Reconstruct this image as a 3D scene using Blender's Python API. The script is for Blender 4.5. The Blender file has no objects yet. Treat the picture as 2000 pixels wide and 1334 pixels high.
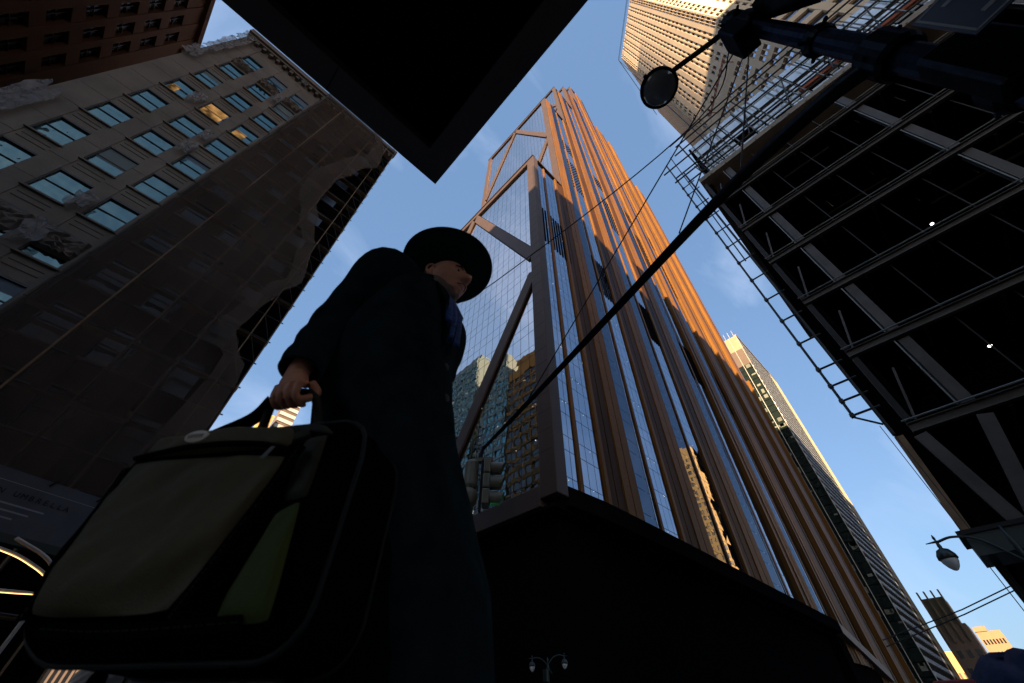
import bpy, bmesh, math, random
from mathutils import Vector, Matrix, noise as mnoise

random.seed(7)
SC = bpy.context.scene
COL = SC.collection
R = math.radians

# ------------------------------------------------------------------ camera
CAM_HEAD = R(46.8615)      # horizontal viewing direction, measured from +X (the cross street)
CAM_PITCH = R(46.3947)     # tilted up between the towers
CAM_ROLL = R(1.123)
CAM_Z = 0.16               # held just above the pavement
Fh = Vector((math.cos(CAM_HEAD), math.sin(CAM_HEAD), 0))
Rh = Vector((math.sin(CAM_HEAD), -math.cos(CAM_HEAD), 0))
Zh = Vector((0, 0, 1))
_fw = Fh*math.cos(CAM_PITCH) + Zh*math.sin(CAM_PITCH)
_up = -Fh*math.sin(CAM_PITCH) + Zh*math.cos(CAM_PITCH)
_r = Rh*math.cos(CAM_ROLL) + _up*math.sin(CAM_ROLL)
_u = -Rh*math.sin(CAM_ROLL) + _up*math.cos(CAM_ROLL)
cd = bpy.data.cameras.new('camera')
cam = bpy.data.objects.new('camera', cd)
COL.objects.link(cam)
cd.sensor_width = 36.0
cd.lens = 13.769
cd.clip_start = 0.02
cd.clip_end = 20000
cd.dof.use_dof = True
cd.dof.focus_distance = 60.0
cd.dof.aperture_fstop = 3.5
m = Matrix((( _r.x, _u.x, -_fw.x, 0), (_r.y, _u.y, -_fw.y, 0), (_r.z, _u.z, -_fw.z, CAM_Z), (0, 0, 0, 1)))
cam.matrix_world = m
SC.camera = cam

# ------------------------------------------------------------------ world, sun, exposure
SUN_AZ = R(214)            # direction towards the sun, measured from +X
SUN_EL = R(18)
w = bpy.data.worlds.new('World')
SC.world = w
w.use_nodes = True
nt = w.node_tree
for n in list(nt.nodes): nt.nodes.remove(n)
out = nt.nodes.new('ShaderNodeOutputWorld')
bg = nt.nodes.new('ShaderNodeBackground')
sky = nt.nodes.new('ShaderNodeTexSky')
sky.sky_type = 'NISHITA'
sky.sun_disc = False
sky.sun_elevation = SUN_EL
sky.sun_rotation = math.pi/2 - SUN_AZ
sky.air_density = 1.1
sky.dust_density = 3.2
sky.ozone_density = 2.5
sky.altitude = 10
# thin high cloud: a veil of stretched noise over the sky
tc = nt.nodes.new('ShaderNodeTexCoord')
mp = nt.nodes.new('ShaderNodeMapping')
mp.inputs['Rotation'].default_value = (0.2, 0.3, R(35))
mp.inputs['Scale'].default_value = (1.3, 3.2, 2.2)
nz = nt.nodes.new('ShaderNodeTexNoise')
nz.inputs['Scale'].default_value = 1.7
nz.inputs['Detail'].default_value = 7
nz.inputs['Roughness'].default_value = 0.55
nz.inputs['Distortion'].default_value = 0.6
rmp = nt.nodes.new('ShaderNodeValToRGB')
rmp.color_ramp.elements[0].position = 0.50
rmp.color_ramp.elements[0].color = (0, 0, 0, 1)
rmp.color_ramp.elements[1].position = 0.80
rmp.color_ramp.elements[1].color = (0.5, 0.5, 0.5, 1)
mixc = nt.nodes.new('ShaderNodeMixRGB')
mixc.inputs['Color2'].default_value = (4.6, 4.9, 5.8, 1)
nt.links.new(tc.outputs['Generated'], mp.inputs['Vector'])
nt.links.new(mp.outputs['Vector'], nz.inputs['Vector'])
nt.links.new(nz.outputs['Fac'], rmp.inputs['Fac'])
nt.links.new(rmp.outputs['Color'], mixc.inputs['Fac'])
nt.links.new(sky.outputs['Color'], mixc.inputs['Color1'])
veil = nt.nodes.new('ShaderNodeMixRGB')          # even high haze over the whole sky
veil.inputs['Fac'].default_value = 0.60
veil.inputs['Color2'].default_value = (0.66, 1.18, 2.08, 1)
nt.links.new(mixc.outputs['Color'], veil.inputs['Color1'])
nt.links.new(veil.outputs['Color'], bg.inputs['Color'])
bg.inputs['Strength'].default_value = 0.06
nt.links.new(bg.outputs['Background'], out.inputs['Surface'])

sd = bpy.data.lights.new('sun', 'SUN')
sd.energy = 5.0
sd.angle = R(0.5)
sd.color = (1.0, 0.70, 0.42)
sun = bpy.data.objects.new('sun', sd)
COL.objects.link(sun)
S = Vector((math.cos(SUN_EL)*math.cos(SUN_AZ), math.cos(SUN_EL)*math.sin(SUN_AZ), math.sin(SUN_EL)))
sun.rotation_euler = S.to_track_quat('Z', 'Y').to_euler()
sun.location = S*400

SC.view_settings.view_transform = 'Standard'
SC.view_settings.look = 'None'
SC.view_settings.exposure = 2.45
SC.view_settings.gamma = 1.0
SC.view_settings.use_curve_mapping = False
SC.cycles.max_bounces = 8
SC.cycles.glossy_bounces = 4
SC.cycles.transparent_max_bounces = 12
SC.cycles.use_denoising = True

# ------------------------------------------------------------------ materials
MATS = {}
def matte(name, col, vary=0.0, vscale=1.0):
    """light-swallowing matte: cloth, soot-dark sheeting, deep shade-side cladding"""
    mm = bpy.data.materials.new(name); mm.use_nodes = True
    t = mm.node_tree
    for n in list(t.nodes): t.nodes.remove(n)
    o = t.nodes.new('ShaderNodeOutputMaterial'); d = t.nodes.new('ShaderNodeBsdfDiffuse')
    d.inputs['Color'].default_value = (*col, 1); d.inputs['Roughness'].default_value = 0.6
    if vary:
        g = t.nodes.new('ShaderNodeNewGeometry'); a = t.nodes.new('ShaderNodeTexNoise')
        a.inputs['Scale'].default_value = vscale; a.inputs['Detail'].default_value = 5
        t.links.new(g.outputs['Position'], a.inputs['Vector'])
        mr = t.nodes.new('ShaderNodeMapRange'); mr.inputs['From Min'].default_value = 0.25; mr.inputs['From Max'].default_value = 0.75
        mr.inputs['To Min'].default_value = 1-vary; mr.inputs['To Max'].default_value = 1+vary
        t.links.new(a.outputs['Fac'], mr.inputs['Value'])
        vm = t.nodes.new('ShaderNodeVectorMath'); vm.operation = 'SCALE'; vm.inputs[0].default_value = col
        t.links.new(mr.outputs['Result'], vm.inputs['Scale']); t.links.new(vm.outputs['Vector'], d.inputs['Color'])
    t.links.new(d.outputs[0], o.inputs['Surface'])
    MATS[name] = mm
    return mm
def mat(name, col, rough=0.6, metal=0.0, vary=0.0, vscale=1.0, bump=0.0, bscale=20.0, spec=0.5,
        rnd=0.0, stretch=(1, 1, 1), emit=None, estr=0.0, sheen=0.0):
    """procedural surface: colour broken up by world-space noise, random per piece, fine bump"""
    mm = bpy.data.materials.new(name); mm.use_nodes = True
    t = mm.node_tree; p = t.nodes['Principled BSDF']
    p.inputs['Base Color'].default_value = (*col, 1)
    p.inputs['Roughness'].default_value = rough
    p.inputs['Metallic'].default_value = metal
    p.inputs['Specular IOR Level'].default_value = spec
    if sheen:
        p.inputs['Sheen Weight'].default_value = sheen
    if emit:
        p.inputs['Emission Color'].default_value = (*emit, 1)
        p.inputs['Emission Strength'].default_value = estr
    if vary or bump or rnd:
        g = t.nodes.new('ShaderNodeNewGeometry')
        mpn = t.nodes.new('ShaderNodeMapping'); mpn.inputs['Scale'].default_value = stretch
        t.links.new(g.outputs['Position'], mpn.inputs['Vector'])
        vec = mpn.outputs['Vector']
    if vary or rnd:
        a = t.nodes.new('ShaderNodeTexNoise'); a.inputs['Scale'].default_value = vscale
        a.inputs['Detail'].default_value = 6; a.inputs['Roughness'].default_value = 0.6
        t.links.new(vec, a.inputs['Vector'])
        mr = t.nodes.new('ShaderNodeMapRange')
        mr.inputs['From Min'].default_value = 0.25; mr.inputs['From Max'].default_value = 0.75
        mr.inputs['To Min'].default_value = 1-vary; mr.inputs['To Max'].default_value = 1+vary
        t.links.new(a.outputs['Fac'], mr.inputs['Value'])
        val = mr.outputs['Result']
        if rnd:
            oi = t.nodes.new('ShaderNodeObjectInfo')
            m2 = t.nodes.new('ShaderNodeMapRange')
            m2.inputs['To Min'].default_value = 1-rnd; m2.inputs['To Max'].default_value = 1+rnd
            t.links.new(oi.outputs['Random'], m2.inputs['Value'])
            mu = t.nodes.new('ShaderNodeMath'); mu.operation = 'MULTIPLY'
            t.links.new(val, mu.inputs[0]); t.links.new(m2.outputs['Result'], mu.inputs[1])
            val = mu.outputs[0]
        vm = t.nodes.new('ShaderNodeVectorMath'); vm.operation = 'SCALE'
        vm.inputs[0].default_value = col
        t.links.new(val, vm.inputs['Scale'])
        t.links.new(vm.outputs['Vector'], p.inputs['Base Color'])
    if bump:
        b = t.nodes.new('ShaderNodeTexNoise'); b.inputs['Scale'].default_value = bscale
        b.inputs['Detail'].default_value = 4
        t.links.new(vec, b.inputs['Vector'])
        bn = t.nodes.new('ShaderNodeBump'); bn.inputs['Strength'].default_value = bump
        bn.inputs['Distance'].default_value = 0.05
        t.links.new(b.outputs['Fac'], bn.inputs['Height'])
        t.links.new(bn.outputs['Normal'], p.inputs['Normal'])
    MATS[name] = mm
    return mm

def gloss_black(name, col, fac, tint, rough, bump=0.0):
    """old black paint: matte body under a thin constant sheen"""
    mm = bpy.data.materials.new(name); mm.use_nodes = True
    t = mm.node_tree
    for n in list(t.nodes): t.nodes.remove(n)
    o = t.nodes.new('ShaderNodeOutputMaterial'); d = t.nodes.new('ShaderNodeBsdfDiffuse'); d.inputs['Color'].default_value = (*col, 1)
    g = t.nodes.new('ShaderNodeBsdfGlossy'); g.inputs['Color'].default_value = (*tint, 1); g.inputs['Roughness'].default_value = rough
    m_ = t.nodes.new('ShaderNodeMixShader')
    ge = t.nodes.new('ShaderNodeNewGeometry'); a = t.nodes.new('ShaderNodeTexNoise'); a.inputs['Scale'].default_value = 14.0; a.inputs['Detail'].default_value = 6
    t.links.new(ge.outputs['Position'], a.inputs['Vector'])
    mr = t.nodes.new('ShaderNodeMapRange'); mr.inputs['From Min'].default_value = 0.35; mr.inputs['From Max'].default_value = 0.65
    mr.inputs['To Min'].default_value = fac*0.7; mr.inputs['To Max'].default_value = fac*1.3
    t.links.new(a.outputs['Fac'], mr.inputs['Value']); t.links.new(mr.outputs['Result'], m_.inputs['Fac'])
    t.links.new(d.outputs[0], m_.inputs[1]); t.links.new(g.outputs[0], m_.inputs[2])
    if bump:
        bn = t.nodes.new('ShaderNodeBump'); bn.inputs['Strength'].default_value = bump; bn.inputs['Distance'].default_value = 0.02
        t.links.new(a.outputs['Fac'], bn.inputs['Height']); t.links.new(bn.outputs['Normal'], g.inputs['Normal'])
    t.links.new(m_.outputs[0], o.inputs['Surface'])
    MATS[name] = mm
    return mm

def glass_mat(name, tint, refl, body, wob=0.02, wscale=0.35, rough=0.015):
    """coated facade glass: dark body with a strong, slightly rippled reflection"""
    mm = bpy.data.materials.new(name); mm.use_nodes = True
    t = mm.node_tree
    for n in list(t.nodes): t.nodes.remove(n)
    o = t.nodes.new('ShaderNodeOutputMaterial')
    d = t.nodes.new('ShaderNodeBsdfDiffuse'); d.inputs['Color'].default_value = (*body, 1)
    g = t.nodes.new('ShaderNodeBsdfGlossy'); g.inputs['Color'].default_value = (*tint, 1)
    g.inputs['Roughness'].default_value = rough
    lw = t.nodes.new('ShaderNodeLayerWeight'); lw.inputs['Blend'].default_value = 0.35
    mr = t.nodes.new('ShaderNodeMapRange')
    mr.inputs['To Min'].default_value = refl; mr.inputs['To Max'].default_value = 1.0
    t.links.new(lw.outputs['Fresnel'], mr.inputs['Value'])
    mx = t.nodes.new('ShaderNodeMixShader')
    t.links.new(mr.outputs['Result'], mx.inputs['Fac'])
    t.links.new(d.outputs[0], mx.inputs[1]); t.links.new(g.outputs[0], mx.inputs[2])
    ge = t.nodes.new('ShaderNodeNewGeometry')
    a = t.nodes.new('ShaderNodeTexNoise'); a.inputs['Scale'].default_value = wscale; a.inputs['Detail'].default_value = 2
    t.links.new(ge.outputs['Position'], a.inputs['Vector'])
    bn = t.nodes.new('ShaderNodeBump'); bn.inputs['Strength'].default_value = wob; bn.inputs['Distance'].default_value = 1.0
    t.links.new(a.outputs['Fac'], bn.inputs['Height'])
    t.links.new(bn.outputs['Normal'], g.inputs['Normal'])
    t.links.new(mx.outputs[0], o.inputs['Surface'])
    MATS[name] = mm
    return mm

def emit_mat(name, col, s):
    mm = bpy.data.materials.new(name); mm.use_nodes = True
    t = mm.node_tree
    for n in list(t.nodes): t.nodes.remove(n)
    o = t.nodes.new('ShaderNodeOutputMaterial'); e = t.nodes.new('ShaderNodeEmission')
    e.inputs['Color'].default_value = (*col, 1); e.inputs['Strength'].default_value = s
    t.links.new(e.outputs[0], o.inputs['Surface'])
    MATS[name] = mm
    return mm

def sheer_mat(name, col, opacity, rough=0.8, vscale=0.5, contrast=0.25, trans=0.35):
    """mesh netting and thin plastic: partly open, partly lit through"""
    mm = bpy.data.materials.new(name); mm.use_nodes = True
    t = mm.node_tree
    for n in list(t.nodes): t.nodes.remove(n)
    o = t.nodes.new('ShaderNodeOutputMaterial')
    d = t.nodes.new('ShaderNodeBsdfDiffuse'); d.inputs['Color'].default_value = (*col, 1)
    tl = t.nodes.new('ShaderNodeBsdfTranslucent'); tl.inputs['Color'].default_value = (*col, 1)
    m1 = t.nodes.new('ShaderNodeMixShader'); m1.inputs['Fac'].default_value = trans
    t.links.new(d.outputs[0], m1.inputs[1]); t.links.new(tl.outputs[0], m1.inputs[2])
    tr = t.nodes.new('ShaderNodeBsdfTransparent')
    m2 = t.nodes.new('ShaderNodeMixShader')
    ge = t.nodes.new('ShaderNodeNewGeometry')
    a = t.nodes.new('ShaderNodeTexNoise'); a.inputs['Scale'].default_value = vscale; a.inputs['Detail'].default_value = 5
    t.links.new(ge.outputs['Position'], a.inputs['Vector'])
    mr = t.nodes.new('ShaderNodeMapRange')
    mr.inputs['From Min'].default_value = 0.3; mr.inputs['From Max'].default_value = 0.7
    mr.inputs['To Min'].default_value = opacity-contrast; mr.inputs['To Max'].default_value = min(1.0, opacity+contrast)
    t.links.new(a.outputs['Fac'], mr.inputs['Value'])
    t.links.new(mr.outputs['Result'], m2.inputs['Fac'])
    t.links.new(tr.outputs[0], m2.inputs[1]); t.links.new(m1.outputs[0], m2.inputs[2])
    t.links.new(m2.outputs[0], o.inputs['Surface'])
    MATS[name] = mm
    return mm

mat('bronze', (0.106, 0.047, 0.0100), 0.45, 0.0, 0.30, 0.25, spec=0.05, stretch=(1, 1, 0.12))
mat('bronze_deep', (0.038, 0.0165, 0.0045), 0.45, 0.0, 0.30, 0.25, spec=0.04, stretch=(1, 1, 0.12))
mat('bronze_frame', (0.048, 0.034, 0.029), 0.5, 0.1, 0.12, 0.3, spec=0.12)
mat('bronze_dark', (0.030, 0.019, 0.014), 0.5, 0.1, 0.12, 0.4, spec=0.2)
matte('joint_dark', (0.008, 0.008, 0.010))
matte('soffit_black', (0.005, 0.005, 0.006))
glass_mat('tower_glass_w', (0.96, 0.82, 0.76), 0.48, (0.010, 0.013, 0.016), 0.012, 0.30)
glass_mat('tower_glass_s', (0.64, 0.70, 0.82), 0.46, (0.010, 0.013, 0.018), 0.012, 0.30)
glass_mat('tower_glass_blue', (0.22, 0.26, 0.33), 0.42, (0.010, 0.013, 0.02), 0.01, 0.3)
mat('stone', (0.138, 0.120, 0.100), 0.85, 0, 0.24, 0.45, 0.25, 6.0, spec=0.2)
mat('stone_dark', (0.105, 0.090, 0.077), 0.85, 0, 0.22, 0.6, 0.3, 6.0, spec=0.2)
mat('blind_grey', (0.10, 0.13, 0.13), 0.7, spec=0.4)
mat('blind_blue', (0.055, 0.085, 0.115), 0.6, spec=0.5)
mat('frame_dark', (0.02, 0.019, 0.018), 0.5)
glass_mat('window_teal', (0.44, 0.68, 0.68), 0.13, (0.010, 0.03, 0.033), 0.10, 0.7, 0.03)
glass_mat('window_dim', (0.35, 0.40, 0.42), 0.06, (0.008, 0.010, 0.011), 0.05, 0.8, 0.05)
mat('brick_brown', (0.046, 0.022, 0.0115), 0.9, 0, 0.22, 0.8, 0.3, 8.0, spec=0.15)
mat('window_black', (0.006, 0.006, 0.007), 0.25)
mat('tan_stone', (0.47, 0.375, 0.255), 0.75, 0, 0.08, 0.3, 0.1, 4.0)
glass_mat('tan_glass', (0.62, 0.66, 0.78), 0.25, (0.02, 0.022, 0.028), 0.02, 0.5)
matte('net_wall', (0.045, 0.035, 0.030), 0.3, 0.5)
mat('steel', (0.050, 0.045, 0.040), 0.5, 0.25, 0.35, 0.8, 0.1, 10.0, spec=0.3)
mat('steel_dark', (0.014, 0.0135, 0.013), 0.6, 0.1, 0.3, 0.8, spec=0.2)
mat('concrete', (0.17, 0.152, 0.128), 0.85, 0, 0.25, 0.7, 0.3, 9.0)
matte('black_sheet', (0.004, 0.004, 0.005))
mat('tube', (0.022, 0.024, 0.025), 0.5, 0.3, 0.2, 2.0, spec=0.3)
mat('tube_galv', (0.13, 0.14, 0.138), 0.45, 0.4, 0.2, 2.0)
mat('rust_red', (0.22, 0.055, 0.025), 0.7, 0, 0.3, 3.0)
mat('plank', (0.16, 0.105, 0.06), 0.9, 0, 0.3, 2.0)
glass_mat('pale_glass', (0.82, 0.88, 0.92), 0.25, (0.56, 0.66, 0.74), 0.03, 0.6, 0.08)
mat('b2_spandrel', (0.30, 0.36, 0.44), 0.4, 0, 0.08, 0.2)
sheer_mat('net', (0.100, 0.078, 0.066), 0.60, vscale=0.22, contrast=0.20)
sheer_mat('net_fold', (0.14, 0.115, 0.098), 0.50, vscale=0.35, contrast=0.12)
sheer_mat('plastic', (0.26, 0.26, 0.27), 0.66, vscale=3.0, contrast=0.25)
gloss_black('pole_black', (0.0022, 0.0026, 0.0034), 0.012, (0.75, 0.85, 1.0), 0.35, 0.04)
gloss_black('pole_navy', (0.0028, 0.0042, 0.0085), 0.022, (0.6, 0.75, 1.0), 0.30, 0.04)
mat('wire', (0.008, 0.008, 0.009), 0.6)
mat('signal_olive', (0.105, 0.098, 0.066), 0.5, 0, 0.15, 8.0)
mat('signal_black', (0.01, 0.011, 0.010), 0.5)
emit_mat('green_light', (0.05, 1.0, 0.45), 1.2)
emit_mat('white_light', (1.0, 0.93, 0.80), 2.4)
wm = emit_mat('warm_window', (1.0, 0.52, 0.17), 0.07)
_t = wm.node_tree; _e = [n for n in _t.nodes if n.type == 'EMISSION'][0]
_g = _t.nodes.new('ShaderNodeNewGeometry'); _n = _t.nodes.new('ShaderNodeTexNoise'); _n.inputs['Scale'].default_value = 1.4; _n.inputs['Detail'].default_value = 3
_m = _t.nodes.new('ShaderNodeMapRange'); _m.inputs['From Min'].default_value = 0.32; _m.inputs['From Max'].default_value = 0.68; _m.inputs['To Min'].default_value = 0.008; _m.inputs['To Max'].default_value = 0.11
_t.links.new(_g.outputs['Position'], _n.inputs['Vector']); _t.links.new(_n.outputs['Fac'], _m.inputs['Value']); _t.links.new(_m.outputs['Result'], _e.inputs['Strength'])
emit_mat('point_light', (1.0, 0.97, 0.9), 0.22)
emit_mat('led_warm', (1.0, 0.52, 0.18), 0.62)
mat('lens_grey', (0.14, 0.16, 0.16), 0.08, spec=0.9)
mat('lens_white', (0.50, 0.52, 0.52), 0.3)
mat('lamp_green', (0.006, 0.018, 0.017), 0.4, spec=0.4)
mat('sign_navy', (0.006, 0.010, 0.035), 0.4)
mat('sign_white', (0.30, 0.285, 0.25), 0.5)
mat('banner', (0.058, 0.068, 0.083), 0.8, 0, 0.18, 1.2, 0.1, 4.0, spec=0.12)
matte('banner_ink', (0.012, 0.015, 0.022))
mat('banner_grey', (0.16, 0.18, 0.21), 0.6)
mat('white_paint', (0.22, 0.22, 0.215), 0.5)
mat('asphalt', (0.045, 0.045, 0.048), 0.9, 0, 0.25, 0.7, 0.4, 30.0)
mat('pavement', (0.20, 0.19, 0.175), 0.9, 0, 0.2, 0.8, 0.3, 30.0)
mat('kerb_stone', (0.17, 0.165, 0.16), 0.85, 0, 0.2, 1.0)
mat('road_white', (0.55, 0.55, 0.52), 0.8, 0, 0.2, 3.0)
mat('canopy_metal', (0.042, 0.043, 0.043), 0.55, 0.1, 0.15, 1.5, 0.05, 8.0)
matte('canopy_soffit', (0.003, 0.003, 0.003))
mat('grey_wall', (0.16, 0.15, 0.14), 0.85, 0, 0.15, 0.2)
mat('b2_white', (0.32, 0.315, 0.29), 0.6, 0, 0.08, 0.3)
mat('b2_sun_gold', (0.22, 0.172, 0.108), 0.5, 0.1, 0.08, 0.3)  # gold carries the low sun in its colour
glass_mat('b2_glass', (0.42, 0.54, 0.72), 0.35, (0.012, 0.02, 0.025), 0.01, 0.2)
glass_mat('b2_dark', (0.45, 0.56, 0.54), 0.32, (0.014, 0.022, 0.021), 0.03, 0.3)
mat('b2_blind', (0.085, 0.095, 0.078), 0.8, rnd=0.3)
mat('far_olive', (0.060, 0.052, 0.030), 0.8, 0, 0.1, 0.2)
mat('far_brown', (0.075, 0.055, 0.044), 0.85, 0, 0.1, 0.2)
mat('far_tan', (0.19, 0.12, 0.066), 0.85, 0, 0.1, 0.2)
mat('far_gold', (0.34, 0.22, 0.085), 0.8, 0, 0.08, 0.2)
mat('teal_panel', (0.022, 0.060, 0.070), 0.5, 0, 0.2, 0.2)
glass_mat('teal_glass', (0.18, 0.42, 0.48), 0.35, (0.012, 0.045, 0.055), 0.02, 0.2)
mat('yellow_stone', (0.060, 0.052, 0.018), 0.8, 0, 0.35, 0.2, spec=0.2)
matte('coat', (0.0150, 0.0285, 0.0350), 0.45, 14.0)
matte('felt', (0.0130, 0.0300, 0.0300), 0.3, 14.0)
mat('skin', (0.62, 0.29, 0.18), 0.5, 0, 0.22, 22.0, 0.14, 160.0)
mat('stubble', (0.20, 0.135, 0.105), 0.8, 0, 0.35, 60.0, 0.3, 260.0)
mat('hair_grey', (0.05, 0.04, 0.033), 0.7, 0, 0.3, 40.0, 0.4, 150.0, stretch=(1, 1, 0.3))
mat('lips', (0.27, 0.115, 0.085), 0.5)
mat('eye_white', (0.45, 0.42, 0.40), 0.3)
mat('eye_dark', (0.02, 0.015, 0.012), 0.2)
mat('scarf', (0.012, 0.075, 0.28), 0.75, 0, 0.3, 16.0, 0.3, 70.0)
mat('shirt', (0.13, 0.24, 0.33), 0.8, 0, 0.15, 30.0, 0.2, 90.0)
matte('trousers', (0.004, 0.006, 0.010))
mat('shoe', (0.008, 0.007, 0.006), 0.35)
mat('nylon_olive', (0.090, 0.081, 0.040), 0.58, 0, 0.16, 5.0, 0.25, 320.0, spec=0.3)
mat('nylon_green', (0.046, 0.074, 0.010), 0.55, 0, 0.30, 6.0, 0.25, 320.0, spec=0.3)
matte('nylon_black', (0.0040, 0.0042, 0.0048), 0.25, 9.0)
mat('nylon_grey', (0.030, 0.034, 0.026), 0.62, 0, 0.15, 7.0, 0.25, 320.0, spec=0.25)
mat('piping', (0.014, 0.019, 0.021), 0.6, spec=0.2)
mat('badge', (0.62, 0.56, 0.46), 0.4)
mat('badge_ink', (0.20, 0.18, 0.15), 0.5)
mat('zip_grey', (0.16, 0.18, 0.19), 0.45, 0.3)
mat('tarp_blue', (0.006, 0.016, 0.050), 0.7, 0, 0.3, 3.0, 0.5, 6.0, spec=0.2)
mat('red_cloth', (0.16, 0.012, 0.014), 0.7)
mat('shop_beige', (0.075, 0.050, 0.030), 0.8, 0, 0.12, 2.0)

# ------------------------------------------------------------------ mesh helpers
class MB:
    """collects faces; build() links them as ONE mesh object with its origin at its centre"""
    def __init__(s): s.v = []; s.f = []
    def quad(s, a, b, c, d):
        n = len(s.v); s.v += [tuple(a), tuple(b), tuple(c), tuple(d)]; s.f.append((n, n+1, n+2, n+3)); return s
    def poly(s, pts):
        n = len(s.v); s.v += [tuple(p) for p in pts]; s.f.append(tuple(range(n, n+len(pts)))); return s
    def box(s, x0, x1, y0, y1, z0, z1):
        return s.hexa([(x0, y0, z0), (x1, y0, z0), (x1, y1, z0), (x0, y1, z0), (x0, y0, z1), (x1, y0, z1), (x1, y1, z1), (x0, y1, z1)])
    def hexa(s, p):
        n = len(s.v); s.v += [tuple(q) for q in p]
        for f in ((0, 3, 2, 1), (4, 5, 6, 7), (0, 1, 5, 4), (1, 2, 6, 5), (2, 3, 7, 6), (3, 0, 4, 7)):
            s.f.append(tuple(n+i for i in f))
        return s
    def bar(s, a, b, wx, wy, up=(0, 0, 1)):
        """box beam from a to b, section wx (sideways) by wy (along up)"""
        a = Vector(a); b = Vector(b); d = (b-a).normalized(); u = Vector(up)
        if abs(d.dot(u)) > 0.98: u = Vector((1, 0, 0))
        x = d.cross(u).normalized()*wx/2; y = x.cross(d).normalized()*wy/2
        return s.hexa([a-x-y, a+x-y, a+x+y, a-x+y, b-x-y, b+x-y, b+x+y, b-x+y])
    def prism(s, pts, off):
        """closed outline extruded by the vector off"""
        n = len(s.v); k = len(pts); o = Vector(off)
        s.v += [tuple(p) for p in pts] + [tuple(Vector(p)+o) for p in pts]
        s.f.append(tuple(range(n+k-1, n-1, -1))); s.f.append(tuple(range(n+k, n+2*k)))
        for i in range(k):
            j = (i+1) % k; s.f.append((n+i, n+j, n+k+j, n+k+i))
        return s
    def tube(s, path, r, n=8, caps=True):
        P = [Vector(p) for p in path]; k = len(P)
        rr = r if isinstance(r, (list, tuple)) else [r]*k
        base = len(s.v); prev = None
        for i in range(k):
            t = (P[min(i+1, k-1)]-P[max(i-1, 0)]).normalized()
            if prev is None:
                u = Vector((0, 0, 1)) if abs(t.z) < 0.9 else Vector((1, 0, 0))
                x = t.cross(u).normalized()
            else:
                x = (prev - t*prev.dot(t)).normalized()
            prev = x; y = t.cross(x)
            for j in range(n):
                a = 2*math.pi*j/n
                s.v.append(tuple(P[i] + (x*math.cos(a)+y*math.sin(a))*rr[i]))
        for i in range(k-1):
            for j in range(n):
                j2 = (j+1) % n
                s.f.append((base+i*n+j, base+i*n+j2, base+(i+1)*n+j2, base+(i+1)*n+j))
        if caps:
            s.f.append(tuple(base+j for j in range(n-1, -1, -1)))
            s.f.append(tuple(base+(k-1)*n+j for j in range(n)))
        return s
    def rings(s, R_, closed=True, caps=True):
        """skin a list of equal-length point rings"""
        base = len(s.v); n = len(R_[0])
        for r in R_: s.v += [tuple(p) for p in r]
        for i in range(len(R_)-1):
            for j in range(n if closed else n-1):
                j2 = (j+1) % n
                s.f.append((base+i*n+j, base+i*n+j2, base+(i+1)*n+j2, base+(i+1)*n+j))
        if caps and closed:
            s.f.append(tuple(base+j for j in range(n-1, -1, -1)))
            s.f.append(tuple(base+(len(R_)-1)*n+j for j in range(n)))
        return s
    def lathe(s, prof, c=(0, 0, 0), ax=(0, 0, 1), n=24):
        """profile of (radius, height) turned about ax through c"""
        c = Vector(c); a = Vector(ax).normalized()
        u = Vector((1, 0, 0)) if abs(a.x) < 0.9 else Vector((0, 1, 0))
        x = a.cross(u).normalized(); y = a.cross(x)
        return s.rings([[c + a*h + (x*math.cos(2*math.pi*j/n)+y*math.sin(2*math.pi*j/n))*max(r, 1e-4) for j in range(n)] for r, h in prof])
    def data(s, name, center=True):
        c = Vector((0, 0, 0))
        if center and s.v:
            lo = [min(p[i] for p in s.v) for i in range(3)]; hi = [max(p[i] for p in s.v) for i in range(3)]
            c = Vector([(a+b)/2 for a, b in zip(lo, hi)])
        me = bpy.data.meshes.new(name)
        me.from_pydata([(p[0]-c.x, p[1]-c.y, p[2]-c.z) for p in s.v], [], s.f)
        me.update()
        return me, c
    def build(s, name, material, parent=None, smooth=False, origin=(0, 0, 0), kind=None, bevel=0.0, fix=False):
        """origin: world (or frame) position of the parent, so that parts sit at parent-relative places"""
        me, c = s.data(name)
        me.materials.append(MATS[material])
        if fix:
            bm = bmesh.new(); bm.from_mesh(me); bmesh.ops.recalc_face_normals(bm, faces=bm.faces[:]); bm.to_mesh(me); bm.free()
        if smooth:
            for p in me.polygons: p.use_smooth = True
        o = bpy.data.objects.new(name, me); COL.objects.link(o)
        o.location = c - Vector(origin)
        if parent is not None: o.parent = parent
        if kind: o['kind'] = kind
        if bevel:
            b = o.modifiers.new('bevel', 'BEVEL'); b.width = bevel; b.segments = 2; b.limit_method = 'ANGLE'
        return o

def tag(o, label=None, cat=None, group=None, kind=None):
    if label: o['label'] = label
    if cat: o['category'] = cat
    if group: o['group'] = group
    if kind: o['kind'] = kind
    return o

def thing(name, label, cat, loc=(0, 0, 0), rotz=0.0, group=None):
    o = bpy.data.objects.new(name, None); COL.objects.link(o)
    o.location = loc; o.rotation_euler = (0, 0, rotz); o.empty_display_size = 0.3
    return tag(o, label, cat, group)

def place(name, me, parent, loc, rot=(0, 0, 0), scale=None):
    """a piece sharing mesh data"""
    o = bpy.data.objects.new(name, me); COL.objects.link(o)
    o.parent = parent; o.location = loc; o.rotation_euler = rot
    if scale: o.scale = scale
    return o

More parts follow.
